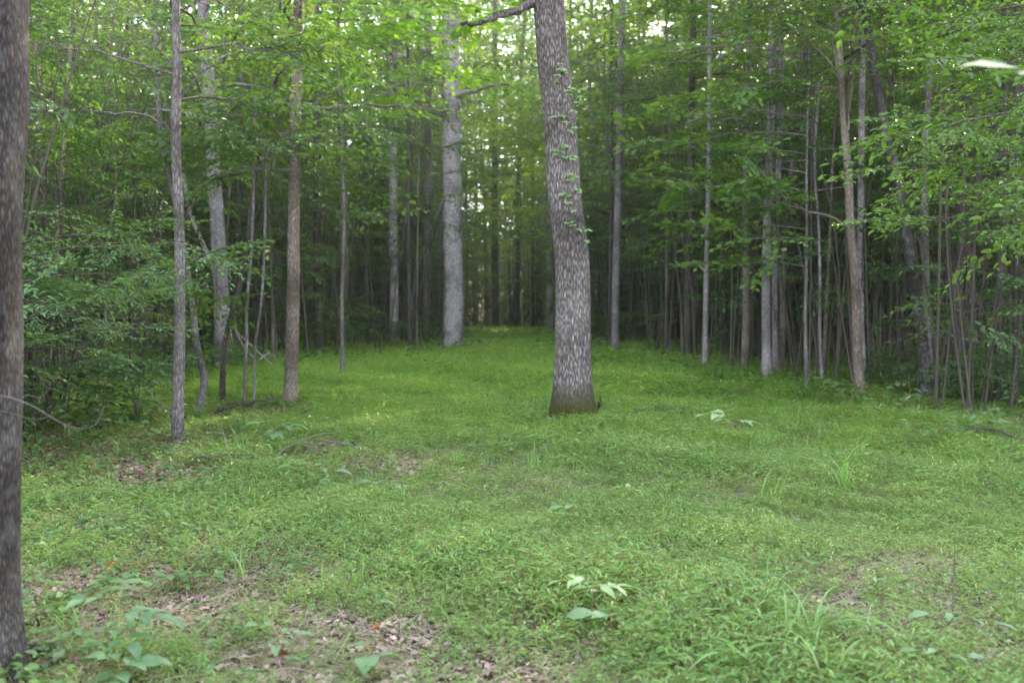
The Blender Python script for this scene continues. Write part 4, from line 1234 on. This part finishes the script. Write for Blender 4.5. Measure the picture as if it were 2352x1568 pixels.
branch_thing('dead_branch', 'fan of bleached dead branches propped beside the pale crooked trunk', 'dead branch',
             [([(600, 870), (580, 880, .5), (550, 890, .9), (540, 900, 1.3)], .022), ([(640, 868, .1), (600, 880, .55), (565, 885, .85), (535, 890, 1.1)], .016), ([(590, 875, .4), (625, 870, .5), (640, 868, .3)], .012),
              ([(545, 890, 1.0), (560, 880, .7), (575, 872, .3), (590, 868, .05)], .012)], DEADWOOD)
branch_thing('dead_branch', 'weathered dead branch pieces at the right wood edge near the leaning trunk', 'dead branch',
             [([(2045, 950), (2060, 948, .1), (2078, 952, .2), (2090, 953, .3)], .014), ([(2012, 946, .05), (2025, 950, .08), (2040, 955, .02)], .01), ([(2095, 965), (2104, 962, .1), (2112, 960, .2)], .01)], DEADWOOD)
branch_thing('fallen_branch', 'dark fallen branch half hidden in shade at the right edge', 'fallen branch', [([(2180, 1005), (2260, 1010, .08), (2350, 1030, .05)], .025), ([(2230, 1005, .05), (2310, 1050, .04)], .012)], TWIG)
branch_thing('fallen_log', 'slender log lying in shade behind the slim grey trunk', 'log', [([(490, 965), (540, 955, .1), (640, 938, .1)], .03)], BARK_DARK)
branch_thing('dry_stalk', 'single dry upright stalk in the lower right grass', 'dry stalk', [([(2188, 1432, 0), (2189, 1432, .16), (2190, 1432, .32), (2191, 1432, .45)], .004)], TWIG)
branch_thing('snag', 'little dark dead snag right beside the mossy foot of the big trunk', 'snag', [([(1374, 950, 0), (1376, 950, .08), (1379, 950, .18), (1378, 950, .26)], .022), ([(1376, 950, .08), (1372, 950, .2)], .012)], BARK_DARK)


def dead_leaf(label, px, size, mat, seed):
    g = on_ground(*px); r = np.random.default_rng(seed); b = MB()
    V, Fq = lobed(); V = V.copy(); V[:, 1] -= .5; V[:, 2] = .35 * V[:, 0]**2 * 4 + .25 * (V[:, 1])**2 * 2 + r.normal(0, .02, len(V))
    b.add(V * size, Fq); o = b.obj('dead_leaf', mat); o.location = (g + [0, 0, .05]).tolist(); o.rotation_euler = (r.normal(0, .3), r.normal(0, .3), r.uniform(0, 6.28))
    return tag(o, label, 'dead leaf', 'rust-coloured dead leaves')


dead_leaf('bright rust-orange dead leaf on the bare patch at left', (255, 1320), .095, RUST, 1)
dead_leaf('smaller rust-orange dead leaf right of the bright one', (316, 1312), .075, RUST, 2)
dead_leaf('curled brown dead leaf standing in the grass near bottom centre', (866, 1462), .08, RUST, 3)
dead_leaf('red-brown dead leaf cluster near the bottom edge', (648, 1528), .10, RUST, 4)
dead_leaf('red-brown dead leaf in the grass right of bottom centre', (1500, 1345), .07, RUST, 5)


# climbing vine on the main trunk
def vine():
    Yc = MTG[1]
    t = thing('climbing_vine', 'light green creeper climbing the front of the big ridged trunk', 'vine', MTG)
    spots = [(1020, 355), (1030, 400), (1000, 405), (1045, 430), (1075, 455), (1085, 462), (1050, 540), (985, 578), (1015, 580), (1050, 585), (1040, 690), (978, 735),
             (1045, 735), (1028, 770), (1055, 800), (1028, 850), (1020, 885), (1060, 895), (1035, 945), (1080, 1055), (1052, 1065), (1100, 1125), (1075, 420), (1010, 350)]
    b = MB(); sb = MB(); rr = np.random.default_rng(3); line = []
    for zx, zy in spots:
        px, py = 784 + zx * .5, zy * .5
        c = at(px, py, Yc) - MTG
        cx = np.array([np.interp(c[2], MTP[:, 2], MTP[:, k]) for k in range(3)])
        rad = .25
        u = np.clip((c[0] - cx[0]) / rad, -.95, .95)
        p = np.array([c[0], cx[1] - rad * math.sqrt(1 - u * u) - .015, c[2]])
        line.append(p)
        for j in range(2):
            az = -PI / 2 + u * 1.0 + rr.normal(0, .8)
            p = p + np.array([rr.normal(0, .02), 0, rr.normal(0, .05)])
            hub = p + np.array([math.cos(az) * .05, math.sin(az) * .05, rr.normal(.01, .03)])
            m = 5; a = az + np.linspace(-1.7, 1.7, m) + rr.normal(0, .1, m)
            D = np.stack([np.cos(a), np.sin(a), rr.normal(-.35, .25, m)], -1)
            b.add(*place(FL, np.repeat(hub[None], m, 0), frames(D, np.stack([rr.normal(0, .2, m), rr.normal(-.9, .3, m), np.ones(m)], -1)), rr.uniform(.05, .085, m)))
            sb.add(*tube(np.array([p, (p + hub) / 2, hub]), .0025, 4))
    line.sort(key=lambda q: -q[2])
    for i in range(len(line) - 1):
        q = line[i + 1]
        sb.add(*tube(np.array([line[i], (line[i] + q) / 2 + [rr.normal(0, .01), .0, 0], q]), .004, 5))
    b.obj('leaves', VINE, t); sb.obj('stem', TWIG, t)


vine()

# the twig that pokes into the frame top right, near the lens
def near_twig():
    Y = 3.1
    p_end = at(2360, 166, Y)
    g = at(2480, 180, Y + .1); g0 = np.array([g[0], g[1], float(gz(g[0], g[1]))])
    t = thing('young_tree', 'out-of-focus pale leaf on a twig poking in at the top right edge', 'sapling', g0)
    b = MB(); sb = MB()
    top = g - g0
    sb.add(*tube(smooth_path(np.array([[.12, .05, 0], [.08, .03, top[2] * .5], top, top + [.05, .03, .4]]), 16), np.linspace(.012, .004, 16), 6))
    hub = p_end - g0 + np.array([.02, 0, 0])
    sb.add(*tube(np.array([top, (top + hub) / 2 + [0, 0, .01], hub]), [.004, .003, .002], 5))
    tpl = fine_leaf(.48, .10, .02, .015)
    D = [(-1, .05, .01), (-.55, -.75, -.28), (.2, .95, .1), (.6, -.7, -.1), (-.5, .8, .05)]
    for d, s, nrm in zip(D, (.245, .17, .15, .16, .15), [(0, -.42, 1), (0, .25, 1), (.1, 0, 1), (0, .1, 1), (0, 0, 1)]):
        b.add(*place(tpl, hub[None], frames(np.array([d], float), np.array([nrm], float)), s))
    sb.obj('stem', TWIG, t); b.obj('leaves', SHEEN, t)


near_twig()

# ------------------------------------------------------------------ light, sky, camera
SUN_AZ = math.radians(27)      # to the right of the view direction (+Y)
SUN_EL = math.radians(33)
SKY = .15
SUN = 2.3
w = bpy.data.worlds.new('World'); scene.world = w; w.use_nodes = True
nt = w.node_tree; nt.nodes.clear()
sky = nt.nodes.new('ShaderNodeTexSky'); sky.sky_type = 'NISHITA'; sky.sun_disc = False
sky.sun_elevation = SUN_EL; sky.sun_rotation = SUN_AZ
hs = nt.nodes.new('ShaderNodeHueSaturation'); hs.inputs['Saturation'].default_value = .42
bg = nt.nodes.new('ShaderNodeBackground'); bg.inputs['Strength'].default_value = SKY
ow = nt.nodes.new('ShaderNodeOutputWorld')
nt.links.new(sky.outputs[0], hs.inputs['Color']); nt.links.new(hs.outputs[0], bg.inputs[0]); nt.links.new(bg.outputs[0], ow.inputs[0])

ld = bpy.data.lights.new('sun', 'SUN'); ld.energy = SUN; ld.angle = math.radians(.6); ld.color = (1, .86, .66)
lo = bpy.data.objects.new('sun', ld); COL.objects.link(lo)
lo.rotation_euler = (PI / 2 - SUN_EL, 0, PI - SUN_AZ)

cd = bpy.data.cameras.new('camera'); cam = bpy.data.objects.new('camera', cd); COL.objects.link(cam)
cd.lens = 35; cd.sensor_width = 36; cd.clip_end = 1500; cd.clip_start = .05
cam.location = (0, 0, CAMZ); cam.rotation_euler = (PI / 2 - PITCH, 0, 0)
cd.dof.use_dof = True; cd.dof.focus_distance = 8.0; cd.dof.aperture_fstop = 1.8
scene.camera = cam

# thin summer haze hanging in the wood
hm = bpy.data.materials.new('haze'); hm.use_nodes = True; hn = hm.node_tree; hn.nodes.clear()
vs = hn.nodes.new('ShaderNodeVolumeScatter'); vs.inputs['Density'].default_value = .0014; vs.inputs['Anisotropy'].default_value = .3
vs.inputs['Color'].default_value = (.96, 1, .92, 1)
ho = hn.nodes.new('ShaderNodeOutputMaterial'); hn.links.new(vs.outputs[0], ho.inputs['Volume'])
hb = MB()
hx = np.array([[x, y, z] for z in (-3, 30) for y in (12, 150) for x in (-95, 95)], float)
hb.add(hx, np.array([[0, 2, 3, 1], [4, 5, 7, 6], [0, 1, 5, 4], [2, 6, 7, 3], [0, 4, 6, 2], [1, 3, 7, 5]]))
tag(hb.obj('haze', hm, smooth=False), 'faint pale haze between the trees', 'haze', kind='stuff')

scene.view_settings.view_transform = 'Standard'; scene.view_settings.look = 'None'
scene.view_settings.exposure = 0; scene.view_settings.gamma = 1
c = scene.cycles
c.film_exposure = 9.0
c.max_bounces = 6; c.diffuse_bounces = 4; c.glossy_bounces = 2; c.transmission_bounces = 4; c.transparent_max_bounces = 4
c.use_denoising = True
c.caustics_reflective = False; c.caustics_refractive = False
c.sample_clamp_indirect = 6
